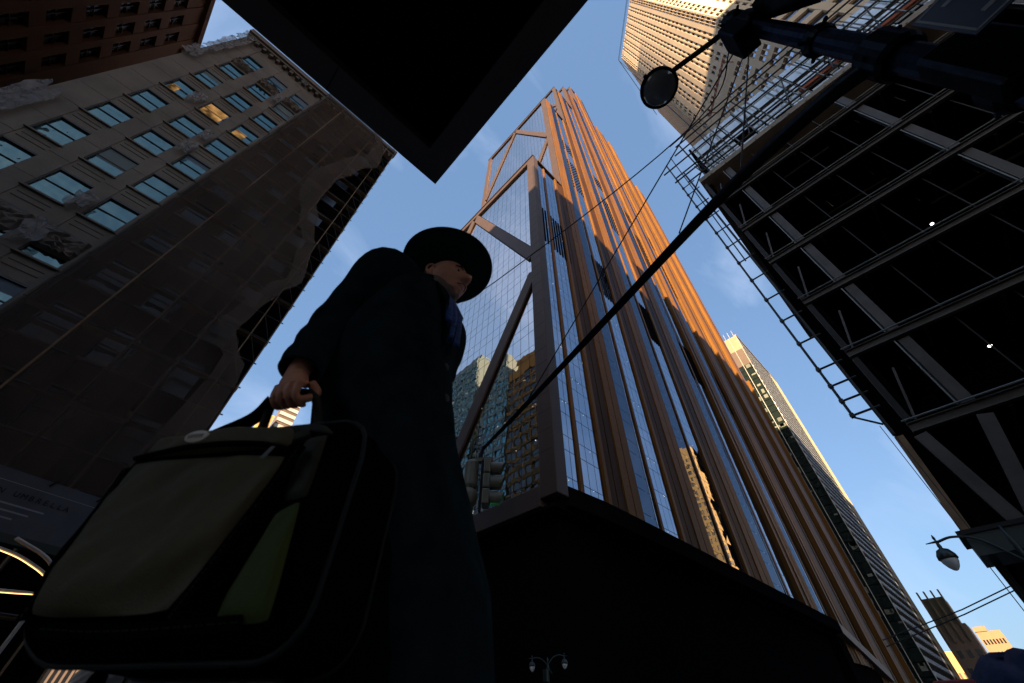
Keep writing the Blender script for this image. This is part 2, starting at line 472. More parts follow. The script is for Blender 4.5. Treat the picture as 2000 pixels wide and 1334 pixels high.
def bez(pts, n=8):
    """smooth path through points (Catmull-Rom)"""
    P = [Vector(p) for p in pts]; P = [P[0]*2-P[1]] + P + [P[-1]*2-P[-2]]
    o = []
    for i in range(1, len(P)-2):
        for k in range(n):
            t = k/n; a, b, c, d = P[i-1], P[i], P[i+1], P[i+2]
            o.append(0.5*((2*b)+(c-a)*t+(2*a-5*b+4*c-d)*t*t+(3*b-a-3*c+d)*t**3))
    o.append(P[-2]); return o

def facade(parent, O, P, d, n, cols, rows, s0, s1, z0, z1, depth, wall, glass, spand=0.0, cap=300, wallname='wall',
           pane='pane', cam_sort=True, tilt=0.0, lit=None, litmat=None, pane_set=None):
    """Wall with real openings: full-height piers between window columns, spandrels between rows,
    panes set back by depth. P: a point of the wall line, d: unit vector along it, n: outward normal.
    Panes nearest the corner are objects of their own, the rest one piece of stuff."""
    P = Vector((P[0], P[1], 0)); d = Vector((d[0], d[1], 0)); n = Vector((n[0], n[1], 0))
    def bx(mb, a, b, za, zb, front, back):
        q = [P+d*a+n*front, P+d*b+n*front, P+d*b+n*back, P+d*a+n*back]
        mb.hexa([Vector((v.x, v.y, za)) for v in q] + [Vector((v.x, v.y, zb)) for v in q])
    mb = MB(); edges = [s0]
    for a, b in cols: edges += [a, b]
    edges.append(s1)
    for i in range(0, len(edges), 2):
        if edges[i+1]-edges[i] > 1e-3: bx(mb, edges[i], edges[i+1], z0, z1, 0, -depth-0.25)
    for a, b in cols:
        zz = [z0]
        for r0, r1 in rows: zz += [r0, r1]
        zz.append(z1)
        for i in range(0, len(zz), 2):
            if zz[i+1]-zz[i] > 1e-3: bx(mb, a, b, zz[i], zz[i+1], -spand, -depth-0.25)
    mb.build(wallname, wall, parent, origin=O)
    cells = [(a, b, r0, r1) for a, b in cols for r0, r1 in rows]
    C0 = Vector((0, 0, CAM_Z))
    def dist(c):
        q = P+d*((c[0]+c[1])/2); return (Vector((q.x, q.y, (c[2]+c[3])/2))-C0).length
    cells.sort(key=dist)
    cache = {}; stuff = MB(); ang = math.atan2(d.y, d.x); made = []
    for i, (a, b, r0, r1) in enumerate(cells):
        ctr = P+d*((a+b)/2)+n*(-depth-0.02); ctr.z = (r0+r1)/2
        if i < cap:
            wv = b-a; h = r1-r0; key = (round(wv, 3), round(h, 3))
            if key not in cache:
                me, _ = MB().box(-wv/2, wv/2, -0.015, 0.015, -h/2, h/2).data(pane); me.materials.append(MATS[glass]); cache[key] = me
            ti = (random.uniform(-tilt, tilt), 0, ang+random.uniform(-tilt, tilt))
            o = place(pane, cache[key], parent, ctr-Vector(O), ti)
            made.append((o, (a+b)/2, (r0+r1)/2, wv, h))
        else:
            bx(stuff, a, b, r0, r1, -depth-0.005, -depth-0.035)
    if stuff.f: stuff.build('far_panes', glass, parent, origin=O, kind='stuff')
    return made

# ================================================================== SETTING
def struct(name, mb, material):
    o = mb.build(name, material); o['kind'] = 'structure'; return o

struct('ground', MB().quad((-4000, -4000, -0.02), (4000, -4000, -0.02), (4000, 4000, -0.02), (-4000, 4000, -0.02)), 'asphalt')
struct('avenue', MB().quad((4.2, -600, -0.012), (19.8, -600, -0.012), (19.8, 900, -0.012), (4.2, 900, -0.012)), 'asphalt')
struct('cross_street', MB().quad((-600, 5.2, -0.008), (900, 5.2, -0.008), (900, 20.8, -0.008), (-600, 20.8, -0.008)), 'asphalt')
for nm, x0, x1, y0, y1 in (('pavement', -600, 4.0, -600, 5.0), ('pavement', -600, 4.0, 21.0, 900), ('pavement', 20.0, 900, -600, 5.0), ('pavement', 20.0, 900, 21.0, 900)):
    struct(nm, MB().box(x0, x1, y0, y1, -0.15, 0.0 if nm == 'pavement' else 0), 'pavement')
for x0, x1, y0, y1 in ((4.0, 4.16, -600, 5.16), (-600, 4.0, 5.0, 5.16), (4.0, 4.16, 20.84, 900), (-600, 4.0, 20.84, 21.0),
                       (19.84, 20.0, -600, 5.16), (20.0, 900, 5.0, 5.16), (19.84, 20.0, 20.84, 900), (20.0, 900, 20.84, 21.0)):
    struct('kerb', MB().box(x0, x1, y0, y1, -0.14, 0.004), 'kerb_stone')
cw = MB()
for i in range(13):
    y = 6.0+i*1.15; cw.quad((0.6, y, -0.004), (3.6, y, -0.004), (3.6, y+0.55, -0.004), (0.6, y+0.55, -0.004))
    x = 5.0+i*1.12; cw.quad((x, 1.2, -0.006), (x+0.55, 1.2, -0.006), (x+0.55, 4.4, -0.006), (x, 4.4, -0.006))
struct('crosswalk', cw, 'road_white')

# ------------------------------------------------------------------ the corner block behind the photographer, with its canopy
O = (-2.0, -2.0, 0)
cb = thing('corner_building', 'dark corner building with flat black canopy jutting overhead at the top centre', 'building', O)
MB().box(-60, -2.0, -38, -2.0, 4.9, 27.0).build('wall', 'grey_wall', cb, origin=O)
MB().box(-75, -2.4, -36.9, -2.4, 0.0, 4.9).build('shop_front', 'joint_dark', cb, origin=O)
wb = MB()
for k in range(4): wb.box(-1.99, -1.9, -36.0, -3.0, 8+k*4.1, 10.2+k*4.1)
wb.build('window_band', 'window_black', cb, origin=O)
x0, x1, y0, y1 = -7.0, 0.51, -7.0, 1.75; zc = 4.2; rw = 0.245
fb = MB()
fb.box(x0, x1, y1-rw, y1, zc, zc+0.62); fb.box(x1-rw, x1, y0, y1-rw, zc, zc+0.62)
fb.build('canopy_fascia', 'canopy_metal', cb, origin=O)
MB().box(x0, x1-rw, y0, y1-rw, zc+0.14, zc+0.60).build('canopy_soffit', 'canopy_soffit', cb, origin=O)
MB().box(x0, x1+0.03, y0, y1+0.03, zc+0.622, zc+0.70).build('canopy_roof', 'canopy_metal', cb, origin=O)
for k in range(6): MB().box(x1-0.0, x1+0.004, y1-1.2*(k+1), y1-1.2*(k+1)+0.008, zc+0.01, zc+0.61).build('fascia_joint', 'joint_dark', cb, origin=O)
for k in range(6): MB().box(x1-1.2*(k+1), x1-1.2*(k+1)+0.008, y1-rw+0.002, y1-0.002, zc-0.004, zc).build('fascia_joint', 'joint_dark', cb, origin=O)
# recessed seams across the soffit
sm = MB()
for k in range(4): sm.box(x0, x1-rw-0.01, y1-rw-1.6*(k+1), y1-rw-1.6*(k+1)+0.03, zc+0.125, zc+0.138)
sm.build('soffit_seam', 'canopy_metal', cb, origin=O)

# unseen blocks added to the west, sized to shade the street and lower towers
def shade_block(nm, label, x0, x1, y0, y1, h):
    O = (x1, y1, 0)
    t = thing(nm, label, 'building', O)
    MB().box(x0, x1, y0, y1, 0, h).build('wall', 'grey_wall', t, origin=O)
    for k in range(int(h/8)-1): MB().box(x1-0.05, x1+0.06, y0+1, y1-1, 8+k*8, 11.5+k*8).build('window_band', 'window_black', t, origin=O)
shade_block('west_shade_block', 'unseen grey shading block added to the west, behind the viewer, northernmost of three', -190, -130, -95, -50, 187)
shade_block('west_shade_block', 'unseen slim taller grey shading block added to the west, behind the viewer, middle of three', -150, -130, -126, -95.5, 212)
shade_block('west_shade_block', 'unseen lower grey shading block added to the west, behind the viewer, southernmost of three', -190, -130, -152, -126.5, 156)

# ------------------------------------------------------------------ stone building on the left
O = (-18.55, 26.0, 0)
st = thing('stone_building', 'brown limestone office building with columns of teal windows, left of the netting', 'building', O)
MB().box(-18.75, 0.65, 26.53, 58, 0, 58.2).build('wall_core', 'stone_dark', st, origin=O)
rows = [(z-2.55, z) for z in [20.6-4.15*k for k in range(3, -1, -1)] + [24.75+4.14*k for k in range(8)]]
cols1 = [(-16.86, -15.20), (-14.16, -12.38), (-11.56, -9.82)]
pan = facade(st, O, (0, 26.0), (1, 0), (0, -1), cols1, rows, -18.75, -9.6, 0, 58.2, 0.19, 'stone', 'window_teal', spand=0.05, tilt=0.012)
cols2 = [(-8.75, -7.2), (-6.1, -4.5)]
facade(st, O, (0, 26.0), (1, 0), (0, -1), [(-2.9, -1.3)], rows, -3.7, 0.65, 0, 58.2, 0.26, 'black_sheet', 'window_black', spand=0.10, wallname='dark_opening_wall')  # black wall colour stands for the unlit opening beside the net
pan2 = facade(st, O, (0, 26.0), (1, 0), (0, -1), cols2, rows, -9.6, -3.7, 0, 58.2, 0.26, 'net_wall', 'window_dim', spand=0.10, tilt=0.012, wallname='netted_wall')
fcache = {}
def win_frame(wv, h):
    key = (round(wv, 2), round(h, 2))
    if key not in fcache:
        mb = MB(); t = 0.06
        mb.box(-wv/2, -wv/2+t, -0.09, 0.05, -h/2, h/2); mb.box(wv/2-t, wv/2, -0.09, 0.05, -h/2, h/2)
        mb.box(-wv/2+t, wv/2-t, -0.09, 0.05, h/2-t*1.6, h/2); mb.box(-wv/2+t, wv/2-t, -0.09, 0.05, -h/2, -h/2+t)
        mb.box(-wv/2+t, wv/2-t, -0.03, 0.03, -0.02, 0.02)
        me, _ = mb.data('window_frame'); me.materials.append(MATS['frame_dark']); fcache[key] = me
        m2 = MB(); m2.box(-wv/2-0.10, wv/2+0.10, -0.07, 0.15, -0.06, 0.06); me2, _ = m2.data('sill'); me2.materials.append(MATS['stone']); fcache[('s',)+key] = me2
        m3 = MB(); m3.box(-wv/2+0.15, wv/2-0.15, -0.03, 0.03, -0.03, 0.03); me3, _ = m3.data('spandrel_rib'); me3.materials.append(MATS['stone_dark']); fcache[('r',)+key] = me3
    return key
lit = {(-16.0, 39.9): (0.35, 0.42, -0.42, -0.9), (-13.3, 39.9): (0.85, 0.8, -0.10, 0.1), (-10.7, 39.9): (0.5, 0.38, -0.3, -0.8)}
for o, s, z, wv, h in pan+pan2:
    key = win_frame(wv, h); netted = s > -9.6
    place('window_frame', fcache[key], st, Vector((s, 26.20 if netted else 26.13, z))-Vector(O))
    place('sill', fcache[('s',)+key], st, Vector((s, 25.99, z-h/2-0.06))-Vector(O))
    if not netted:
        place('spandrel_rib', fcache[('r',)+key], st, Vector((s, 26.045, z-h/2-0.55))-Vector(O))
        place('spandrel_rib', fcache[('r',)+key], st, Vector((s, 26.045, z-h/2-0.95))-Vector(O))
    for (lx, lz), (fw_, fh_, ox, oz) in lit.items():
        if abs(s-lx) < 0.3 and abs(z-lz) < 0.6:
            MB().box(s+ox*wv/2-fw_*wv/2, s+ox*wv/2+fw_*wv/2, 26.165, 26.18, z+oz*0.4-fh_*h/2, z+oz*0.4+fh_*h/2).build('lit_curtain', 'warm_window', st, origin=O)
for cx_, cz_, ww in ((-5.3, 26.0, 1.1), (-5.3, 38.5, 0.8)):
    MB().box(cx_-ww/2, cx_+ww/2, 26.235, 26.25, cz_-0.45, cz_+0.35).build('lit_curtain', 'warm_window', st, origin=O)
random.seed(3)
for o, s, z, wv, h in pan:
    r_ = random.random()
    if r_ < 0.4:
        hb = h*random.uniform(0.2, 0.7)
        MB().box(s-wv/2+0.05, s+wv/2-0.05, 26.182, 26.192, z+h/2-hb, z+h/2-0.05).build('roller_blind', 'blind_grey' if r_ < 0.25 else 'blind_blue', st, origin=O)
# carved stone panels and cornice
def carved(x0, x1, z0, z1, y, depth, seed, material='stone_dark'):
    mb = MB(); nx, nz = 12, 10; g = []
    for i in range(nx+1):
        for j in range(nz+1):
            x = x0+(x1-x0)*i/nx; z = z0+(z1-z0)*j/nz
            e = min(i, nx-i, j, nz-j) > 0
            h = depth*(0.35+0.65*abs(mnoise.noise(Vector((x*3.1+seed, z*3.1, seed*1.7))))*2) if e else 0
            g.append((x, y-h, z))
    mb.v = g
    for i in range(nx):
        for j in range(nz):
            a = i*(nz+1)+j; mb.f.append((a, a+nz+1, a+nz+2, a+1))
    return mb
for i, (a, b_) in enumerate(cols1):
    for j, (z0, z1) in enumerate(((50.0, 51.4), (19.0, 20.4), (18.9-4.15+4.0, 18.0))):
        if j == 2: continue
        carved(a-0.05, b_+0.05, z0-0.2, z1+0.1, 26.07, 0.42, i*3+j+1.3).build('carved_panel', 'stone_dark', st, origin=O)
cor = MB(); cor.box(-18.75, 0.75, 25.55, 26.02, 57.1, 57.5); cor.box(-18.85, 0.85, 25.3, 26.02, 57.5, 58.4)
cor.build('cornice', 'stone', st, origin=O)
bm_, _ = MB().box(-0.16, 0.16, -0.28, 0.16, -0.32, 0.32).data('cornice_bracket'); bm_.materials.append(MATS['stone_dark'])
for k in range(24): place('cornice_bracket', bm_, st, Vector((-18.3+k*0.8, 25.83, 56.75))-Vector(O))
# joints of the pier stones
for k in range(20):
    z = 8.0+2.5*k
    for xa, xb in ((-18.56, -16.82), (-15.23, -14.14), (-12.40, -11.52)): MB().box(xa, xb, 25.985, 25.998, z, z+0.03).build('stone_joint', 'stone_dark', st, origin=O)

# crumpled plastic sheets on the stone front
def crumple(name, x, z, wv, h, y, seed, label):
    mb = MB(); n_ = 16; g = []
    for i in range(n_+1):
        for j in range(n_+1):
            u = i/n_-0.5; v = j/n_-0.5
            q = Vector((u*4+seed, v*4, seed*2.3))
            dx = mnoise.noise(q*0.9)*0.22*wv; dz = mnoise.noise(q*0.9+Vector((9, 3, 1)))*0.25*h
            dy = mnoise.noise(q*1.3+Vector((3, 8, 2)))*0.13 + abs(mnoise.noise(q*2.6))*0.10
            g.append((x+u*wv+dx, y-0.25-dy, z+v*h+dz))
    mb.v = g
    for i in range(n_):
        for j in range(n_):
            a = i*(n_+1)+j; mb.f.append((a, a+n_+1, a+n_+2, a+1))
    o = mb.build(name, 'plastic', smooth=True)
    tag(o, label, 'plastic sheet', 'torn plastic sheets on the stone front')
for i, (x, z, wv, h, lb) in enumerate([
    (-18.4, 28.0, 1.3, 4.2, 'large crumpled plastic sheet on the left edge of the stone building'),
    (-18.4, 46.4, 1.1, 2.6, 'plastic sheet on the roof edge of the stone building, lowest of the row'),
    (-18.3, 49.6, 1.0, 2.8, 'plastic sheet on the roof edge of the stone building, second of the row'),
    (-18.3, 52.6, 1.2, 3.0, 'plastic sheet on the roof edge of the stone building, third of the row'),
    (-18.3, 56.0, 1.3, 3.4, 'wide plastic sheet at the very top corner of the stone building'),
    (-14.7, 39.8, 0.8, 1.9, 'small plastic sheet left of the brightest lit window'),
    (-11.85, 33.2, 0.7, 2.0, 'small plastic sheet halfway up the pier beside the netting'),
    (-11.9, 35.9, 0.6, 1.5, 'small plastic scrap above another on the pier beside the netting'),
    (-11.85, 49.2, 0.8, 2.0, 'small plastic sheet high on the pier beside the netting'),
    (-12.0, 23.0, 0.8, 1.6, 'plastic scrap beside the dark window low on the stone front'),
    (-11.8, 19.4, 0.9, 1.8, 'lowest plastic sheet on the stone front beside the netting'),
    (-11.9, 57.0, 0.8, 1.5, 'plastic scrap at the cornice above the netting corner')]):
    crumple('plastic_sheet', x, z, wv, h, 25.85, i*1.37+0.4, lb)

# ------------------------------------------------------------------ scaffold and debris netting over the right half of it
O = (-4.5, 25.3, 0)
sf = thing('facade_scaffold', 'dark tube scaffold behind the netting on the left building', 'scaffold', O)
for x in (-9.2, -7.0, -4.8, -2.6, -0.5, 0.62):
    for y in (25.12, 25.75):
        MB().tube([(x, y, 0), (x, y, 59.4)], 0.045, 6).build('upright', 'plank' if x > -8 and y < 25.5 else 'tube', sf, origin=O)
for k in range(28):
    z = 3.4+2.0*k
    MB().tube([(-9.4, 25.18, z), (0.8, 25.18, z)], 0.04, 6).build('ledger', 'tube', sf, origin=O)
    if k % 2 == 0:
        MB().box(-9.3, 0.7, 25.22, 25.70, z-0.09, z-0.045).build('plank', 'plank', sf, origin=O)
    MB().tube([(0.62, 25.12, z), (0.62, 25.75, z)], 0.035, 6).build('transom', 'tube', sf, origin=O)
    MB().tube([(0.62, 25.12, z+0.0), (-0.5, 25.12, z+2.0)], 0.03, 5).build('brace', 'steel_dark', sf, origin=O)
bnd = [(7.0, 0.45), (12.5, 0.51), (14.9, 0.47), (16.4, 0.29), (17.4, -0.6), (18.55, -1.22), (20.5, -1.0), (23.4, -0.49), (25.0, 0.25), (29.4, -0.41),
       (32.3, -1.43), (35.85, -2.48), (39.3, -2.58), (44.6, -1.52), (49.6, -0.11), (54.3, -0.51), (57.2, -1.98), (58.6, -2.2)]
def xb(z):
    for (a, xa), (b_, xb_) in zip(bnd, bnd[1:]):
        if z <= b_:
            t = (z-a)/(b_-a); t = t*t*(3-2*t); return xa+(xb_-xa)*t
    return bnd[-1][1]
def net_y(x, z, u):
    y = 25.02 - 0.10*math.sin(x*2.1+0.3*math.sin(z*0.3)) - 0.12*mnoise.noise(Vector((x*0.5, z*0.12, 1.0)))
    e = max(0.0, (u-0.72)/0.28)
    y -= e*e*(0.5+0.35*mnoise.noise(Vector((x*0.5, z*0.12, 5.0)))) + e*0.10*math.sin(x*4+z*0.25)
    return y
nv = MB(); NI, NJ = 70, 130
for j in range(NJ+1):
    z = 7.0+(58.6-7.0)*j/NJ; xr_ = xb(z)
    for i in range(NI+1):
        u = i/NI; x = -9.36+(xr_+9.36)*u
        nv.v.append((x, net_y(x, z, u), z))
for j in range(NJ):
    for i in range(NI):
        a = j*(NI+1)+i; nv.f.append((a, a+1, a+NI+2, a+NI+1))
no = thing('debris_netting', 'brown mesh debris netting draped over scaffold, its right edge torn loose', 'netting', (-4.5, 25.0, 7.0))
nv.build('net_sheet', 'net', no, smooth=True, origin=(-4.5, 25.0, 7.0))
fv = MB(); NI = 26
for j in range(NJ+1):
    z = 7.0+(58.6-7.0)*j/NJ; xr_ = xb(z); wd = 1.5+0.5*math.sin(z*0.16+1.0)
    for i in range(NI+1):
        u = i/NI; x = xr_-wd*(1-u)
        k = 0.5-0.5*math.cos(2*math.pi*u)
        fv.v.append((x, net_y(x, z, 1.0)-0.12-0.20*k*(0.6+0.4*math.sin(u*11.0+z*0.10))-0.10*u, z))
for j in range(NJ):
    for i in range(NI):
        a = j*(NI+1)+i; fv.f.append((a, a+1, a+NI+2, a+NI+1))
fv.build('loose_fold', 'net_fold', no, smooth=True, origin=(-4.5, 25.0, 7.0))
# ------------------------------------------------------------------ dark brick building, upper left
O = (-26.0, 20.0, 0)
bk = thing('brick_building', 'dark brown brick building with black windows in the top left corner', 'building', O)
MB().box(-46, -26.55, 16, 36.75, 0, 65.0).build('wall_core', 'brick_brown', bk, origin=O)
rows = [(59.3-4.15*k-1.2, 59.3-4.15*k+1.4) for k in range(9, -1, -1)]
cc = [(y-0.74, y+0.74) for y in (17.95, 20.2, 22.45, 24.7, 26.95, 29.2, 31.4, 33.6)]
pb = facade(bk, O, (-26.0, 0), (0, 1), (1, 0), cc, rows, 16.0, 36.75, 0, 65.0, 0.45, 'brick_brown', 'window_black', spand=0.08)
fr = MB(); fr.box(-0.05, 0.05, -0.74, 0.74, -0.03, 0.03); fr.box(-0.05, 0.05, -0.03, 0.03, -1.28, 1.28)
me, _ = fr.data('glazing_bar'); me.materials.append(MATS['steel_dark'])
for o, s, z, wv, h in pb: place('glazing_bar', me, bk, Vector((-26.38, s, z))-Vector(O))
MB().box(-46.2, -25.6, 15.9, 36.75, 64.3, 65.3).build('cornice', 'brick_brown', bk, origin=O)
MB().box(-27.0, -25.75, 35.4, 36.9, 61.6, 64.2).build('corner_block', 'brick_brown', bk, origin=O)

# ================================================================== BRONZE AND GLASS TOWER
TX, TY = 37.76, 31.22
O = (TX, TY, 0)
tw = thing('bronze_tower', 'stepped bronze and glass skyscraper with diagonal braces rising at centre', 'tower', O)
stages = [(37.76, 216.0, 24.0, 148.5, 95.0), (53.14, 212.0, 148.5, 287.0, 84.5), (72.4, 208.0, 287.0, 391.0, 78.0), (95.0, 177.0, 391.0, 476.0, 72.0), (116.5, 142.0, 476.0, 556.0, 66.0)]
def top_at(x):
    t = 0
    for xa, xe, za, zb, yb in stages:
        if xa-0.01 <= x <= xe+0.01: t = zb
    return t
# dark volumes behind the skin
for xa, xe, za, zb, yb in stages:
    MB().box(xa+0.75, xe-0.5, TY+0.75, yb, za if za > 30 else 24.2, zb-0.3).build('core', 'joint_dark', tw, origin=O)
# ---- joints of the glazing
FL = 6.8
def joints(za, zb):
    z = [za]
    k = 0
    while 24.0+FL*k < zb:
        for q in (24.0+FL*k, 24.0+FL*k+2.55):
            if za+0.5 < q < zb-0.5: z.append(q)
        k += 1
    z.append(zb); return z
pane_objs = 0
PANES = []      # (centre, width vector, height, normal, material)
def strip_panes(p0, p1, ncol, za, zb, nrm, material, gap=0.10):
    p0 = Vector(p0); p1 = Vector(p1); dv = (p1-p0)/ncol
    J = joints(za, zb)
    for c in range(ncol):
        a = p0+dv*c; b_ = p0+dv*(c+1)
        for z0, z1 in zip(J, J[1:]):
            PANES.append((a, b_, z0+gap/2, z1-gap/2, gap, Vector(nrm), material))
# ---- south face (right-hand face): repeating bays of column, glass and fin
bays = [50.1, 71.7, 97.5, 127.3, 150.0, 172.0, 194.0, 214.0]
def vstrip(x0, x1, y0, y1, za, zb, name, material, thick=0.5):
    """upright cladding strip whose face runs from (x0,y0) to (x1,y1) in plan"""
    mb = MB(); mb.hexa([(x0, y0, za), (x1, y1, za), (x1, max(y1, y0)+thick, za), (x0, max(y1, y0)+thick, za), (x0, y0, zb), (x1, y1, zb), (x1, max(y1, y0)+thick, zb), (x0, max(y1, y0)+thick, zb)])
    return mb.build(name, material, tw, origin=O)
ZB = 25.0
Yg = TY+0.30            # plane of the glass
# corner bay
strip_panes((40.2, Yg, 0), (43.0, Yg, 0), 2, ZB, 146.0, (0, -1, 0), 'tower_glass_s')
vstrip(43.0, 43.75, TY+0.02, TY+0.02, ZB, 146.0, 'mullion', 'bronze', 0.3)
strip_panes((43.75, Yg, 0), (49.2, Yg, 0), 3, ZB, 146.0, (0, -1, 0), 'tower_glass_s')
vstrip(49.2, 50.05, TY-0.15, TY-0.15, ZB, 147.5, 'fin', 'bronze', 0.6)
for b0, b1 in zip(bays, bays[1:]):
    wv = b1-b0; q = lambda t: b0+wv*t
    zlow = ZB if b0 < 140 else (17.0 if b0 < 171 else 0.0)
    tops = [top_at(q(t)+0.3) for t in (0.0, 0.176, 0.356, 0.53, 0.65, 0.68, 0.955)]
    far = b0 > 140
    m1 = 'bronze'
    fp = 0.15 if b0 < 90 else (0.75 if b0 < 140 else 1.1)      # fins stand prouder towards the far end
    mp = 0.0 if b0 < 90 else 0.35
    # column in facets stepping outwards, with fine open joints
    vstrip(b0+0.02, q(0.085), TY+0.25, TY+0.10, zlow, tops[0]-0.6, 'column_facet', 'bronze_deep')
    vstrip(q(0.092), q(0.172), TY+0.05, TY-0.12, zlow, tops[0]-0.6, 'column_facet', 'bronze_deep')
    vstrip(q(0.178), q(0.262), TY-0.30, TY-0.42, zlow, tops[1]-0.4, 'column_facet', m1)
    vstrip(q(0.269), q(0.356), TY-0.46, TY-0.60, zlow, tops[1]-0.4, 'column_facet', m1)
    mb = MB(); x0, x1 = q(0.356), q(0.525); y0, y1 = TY-0.60, TY-0.54
    n2 = Vector((y1-y0, -(x1-x0), 0)).normalized()
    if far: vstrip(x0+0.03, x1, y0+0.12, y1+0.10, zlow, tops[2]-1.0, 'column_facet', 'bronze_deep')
    else: strip_panes((x0+0.02, y0+0.02, 0), (x1, y1, 0), 1, zlow, tops[2]-1.0, n2, 'tower_glass_blue')
    vstrip(q(0.526), q(0.54), TY-0.50, TY-0.50, zlow, tops[3]-0.8, 'mullion', 'bronze_dark', 0.3)
    strip_panes((q(0.54), Yg, 0), (q(0.65), Yg, 0), 2, zlow, tops[3]-1.0, (0, -1, 0), 'tower_glass_s')
    vstrip(q(0.65), q(0.682), TY+0.02-mp, TY+0.02-mp, zlow, tops[4]-0.8, 'mullion', m1, 0.3)
    strip_panes((q(0.682), Yg, 0), (q(0.955), Yg, 0), 3, zlow, tops[5]-1.0, (0, -1, 0), 'tower_glass_s')
    vstrip(q(0.955), q(0.997), TY-fp, TY-fp, zlow, tops[6]-0.4, 'fin', m1, 0.45+fp)
# horizontal panel joints on the columns
hj = MB()
for b0, b1 in zip(bays[:4], bays[1:5]):
    wv = b1-b0
    z = 30.0
    while z < top_at(b0+0.3)-3:
        hj.hexa([(b0+wv*0.178, TY-0.306, z), (b0+wv*0.356, TY-0.606, z), (b0+wv*0.356, TY-0.5, z), (b0+wv*0.178, TY-0.2, z),
                 (b0+wv*0.178, TY-0.306, z+0.05), (b0+wv*0.356, TY-0.606, z+0.05), (b0+wv*0.356, TY-0.5, z+0.05), (b0+wv*0.178, TY-0.2, z+0.05)])
        z += FL/2
hj.build('panel_joint', 'bronze_dark', tw, origin=O, kind='stuff')
# plant-floor louvres: black upright slots in the south glass
lv = MB()
for (xa, xb_) in ((40.3, 42.9), (43.85, 49.1), (50.3, 53.6)):
    x = xa+0.2
    while x < xb_-0.3: lv.box(x, x+0.5, TY+0.16, TY+0.27, 91.5, 110.5); x += 1.1
for b0, b1 in zip(bays[:4], bays[1:5]):
    wv = b1-b0
    for t0, t1 in ((0.545, 0.645), (0.69, 0.95)):
        x = b0+wv*t0+0.2
        while x < b0+wv*t1-0.3: lv.box(x, x+0.5, TY+0.16, TY+0.27, 91.5, 110.5); x += 1.15
lv.build('louvre', 'joint_dark', tw, origin=O, kind='stuff')
sl = MB()
for b0, b1 in zip([53.14]+bays[1:4], bays[1:5]):
    for zbase, nr in ((166.0, 12), (215.0, 5)):
        for r_ in range(nr):
            z = zbase+r_*2.9
            x = b0+(b1-b0)*0.36
            while x < b1-1.5:
                yy = TY+0.16 if x > b0+(b1-b0)*0.53 else None
                if yy: sl.box(x, x+0.55, yy, TY+0.27, z, z+1.3)
                x += 1.25
sl.build('louvre_slot', 'joint_dark', tw, origin=O, kind='stuff')

# ---- west faces: glass in a bronze frame of pillars, roof band, base band and diagonal braces
def wface(x, ya, yb, za, zb, stage):
    """flat face x = const looking west, from y=ya to yb"""
    pw = 3.0 if stage < 2 else 2.6
    ncol = max(1, round((yb-ya-2*pw)/2.2))
    zt = zb-(2.6 if stage else 3.2)
    strip_panes((x+0.72, ya+pw-0.2, 0), (x+0.72, yb-pw+0.2, 0), ncol, za+(1.5 if stage == 0 else 0.2), zt+0.4, (-1, 0, 0), 'tower_glass_w')
    # corner pillars wrap round to the south face
    MB().box(x, x+2.35, ya, ya+pw, za, zb).build('corner_pillar', 'bronze_frame', tw, origin=O, bevel=0.12)
    MB().box(x, x+1.2, yb-pw, yb, za, zb).build('corner_pillar', 'bronze_frame', tw, origin=O, bevel=0.12)
    MB().box(x+0.02, x+1.3, ya+pw, yb-pw, zt+0.55, zb-0.02).build('roof_band', 'bronze_frame', tw, origin=O, bevel=0.1)
    MB().box(x-0.25, x+0.9, ya-0.1, yb+0.1, zb+0.004, zb+0.45).build('roof_edge', 'bronze_dark', tw, origin=O)
    # dentil shadow slots under the roof band
    dn = MB(); y = ya+pw+0.3
    while y < yb-pw-0.4: dn.box(x+0.35, x+0.7, y, y+0.35, zt-0.2, zt+0.54); y += 2.2/3
    dn.build('roof_band_slot', 'joint_dark', tw, origin=O, kind='stuff')
    return pw, zt
def brace(x, y0, z0, y1, z1, wd, name='diagonal_brace', dep=0.95):
    a = Vector((x+0.08, y0, z0)); b_ = Vector((x+0.08, y1, z1)); d = (b_-a).normalized(); u = Vector((0, -d.z, d.y))*wd/2
    mb = MB(); p = [a-u, a+u, b_+u, b_-u]
    mb.hexa([p[0], p[1], p[2], p[3]] + [q+Vector((dep-0.3, 0, 0)) for q in p])
    o = mb.build(name, 'bronze_frame', tw, origin=O, bevel=0.10, fix=True)
    # dark reveal either side
    for sgn in (-1, 1):
        m2 = MB(); v = u*(1.0+0.16)*sgn; w2 = u*1.01*sgn
        m2.hexa([a+w2+Vector((0.42, 0, 0)), a+v+Vector((0.42, 0, 0)), b_+v+Vector((0.42, 0, 0)), b_+w2+Vector((0.42, 0, 0)),
                 a+w2+Vector((0.68, 0, 0)), a+v+Vector((0.68, 0, 0)), b_+v+Vector((0.68, 0, 0)), b_+w2+Vector((0.68, 0, 0))])
        m2.build('brace_reveal', 'joint_dark', tw, origin=O, fix=True)
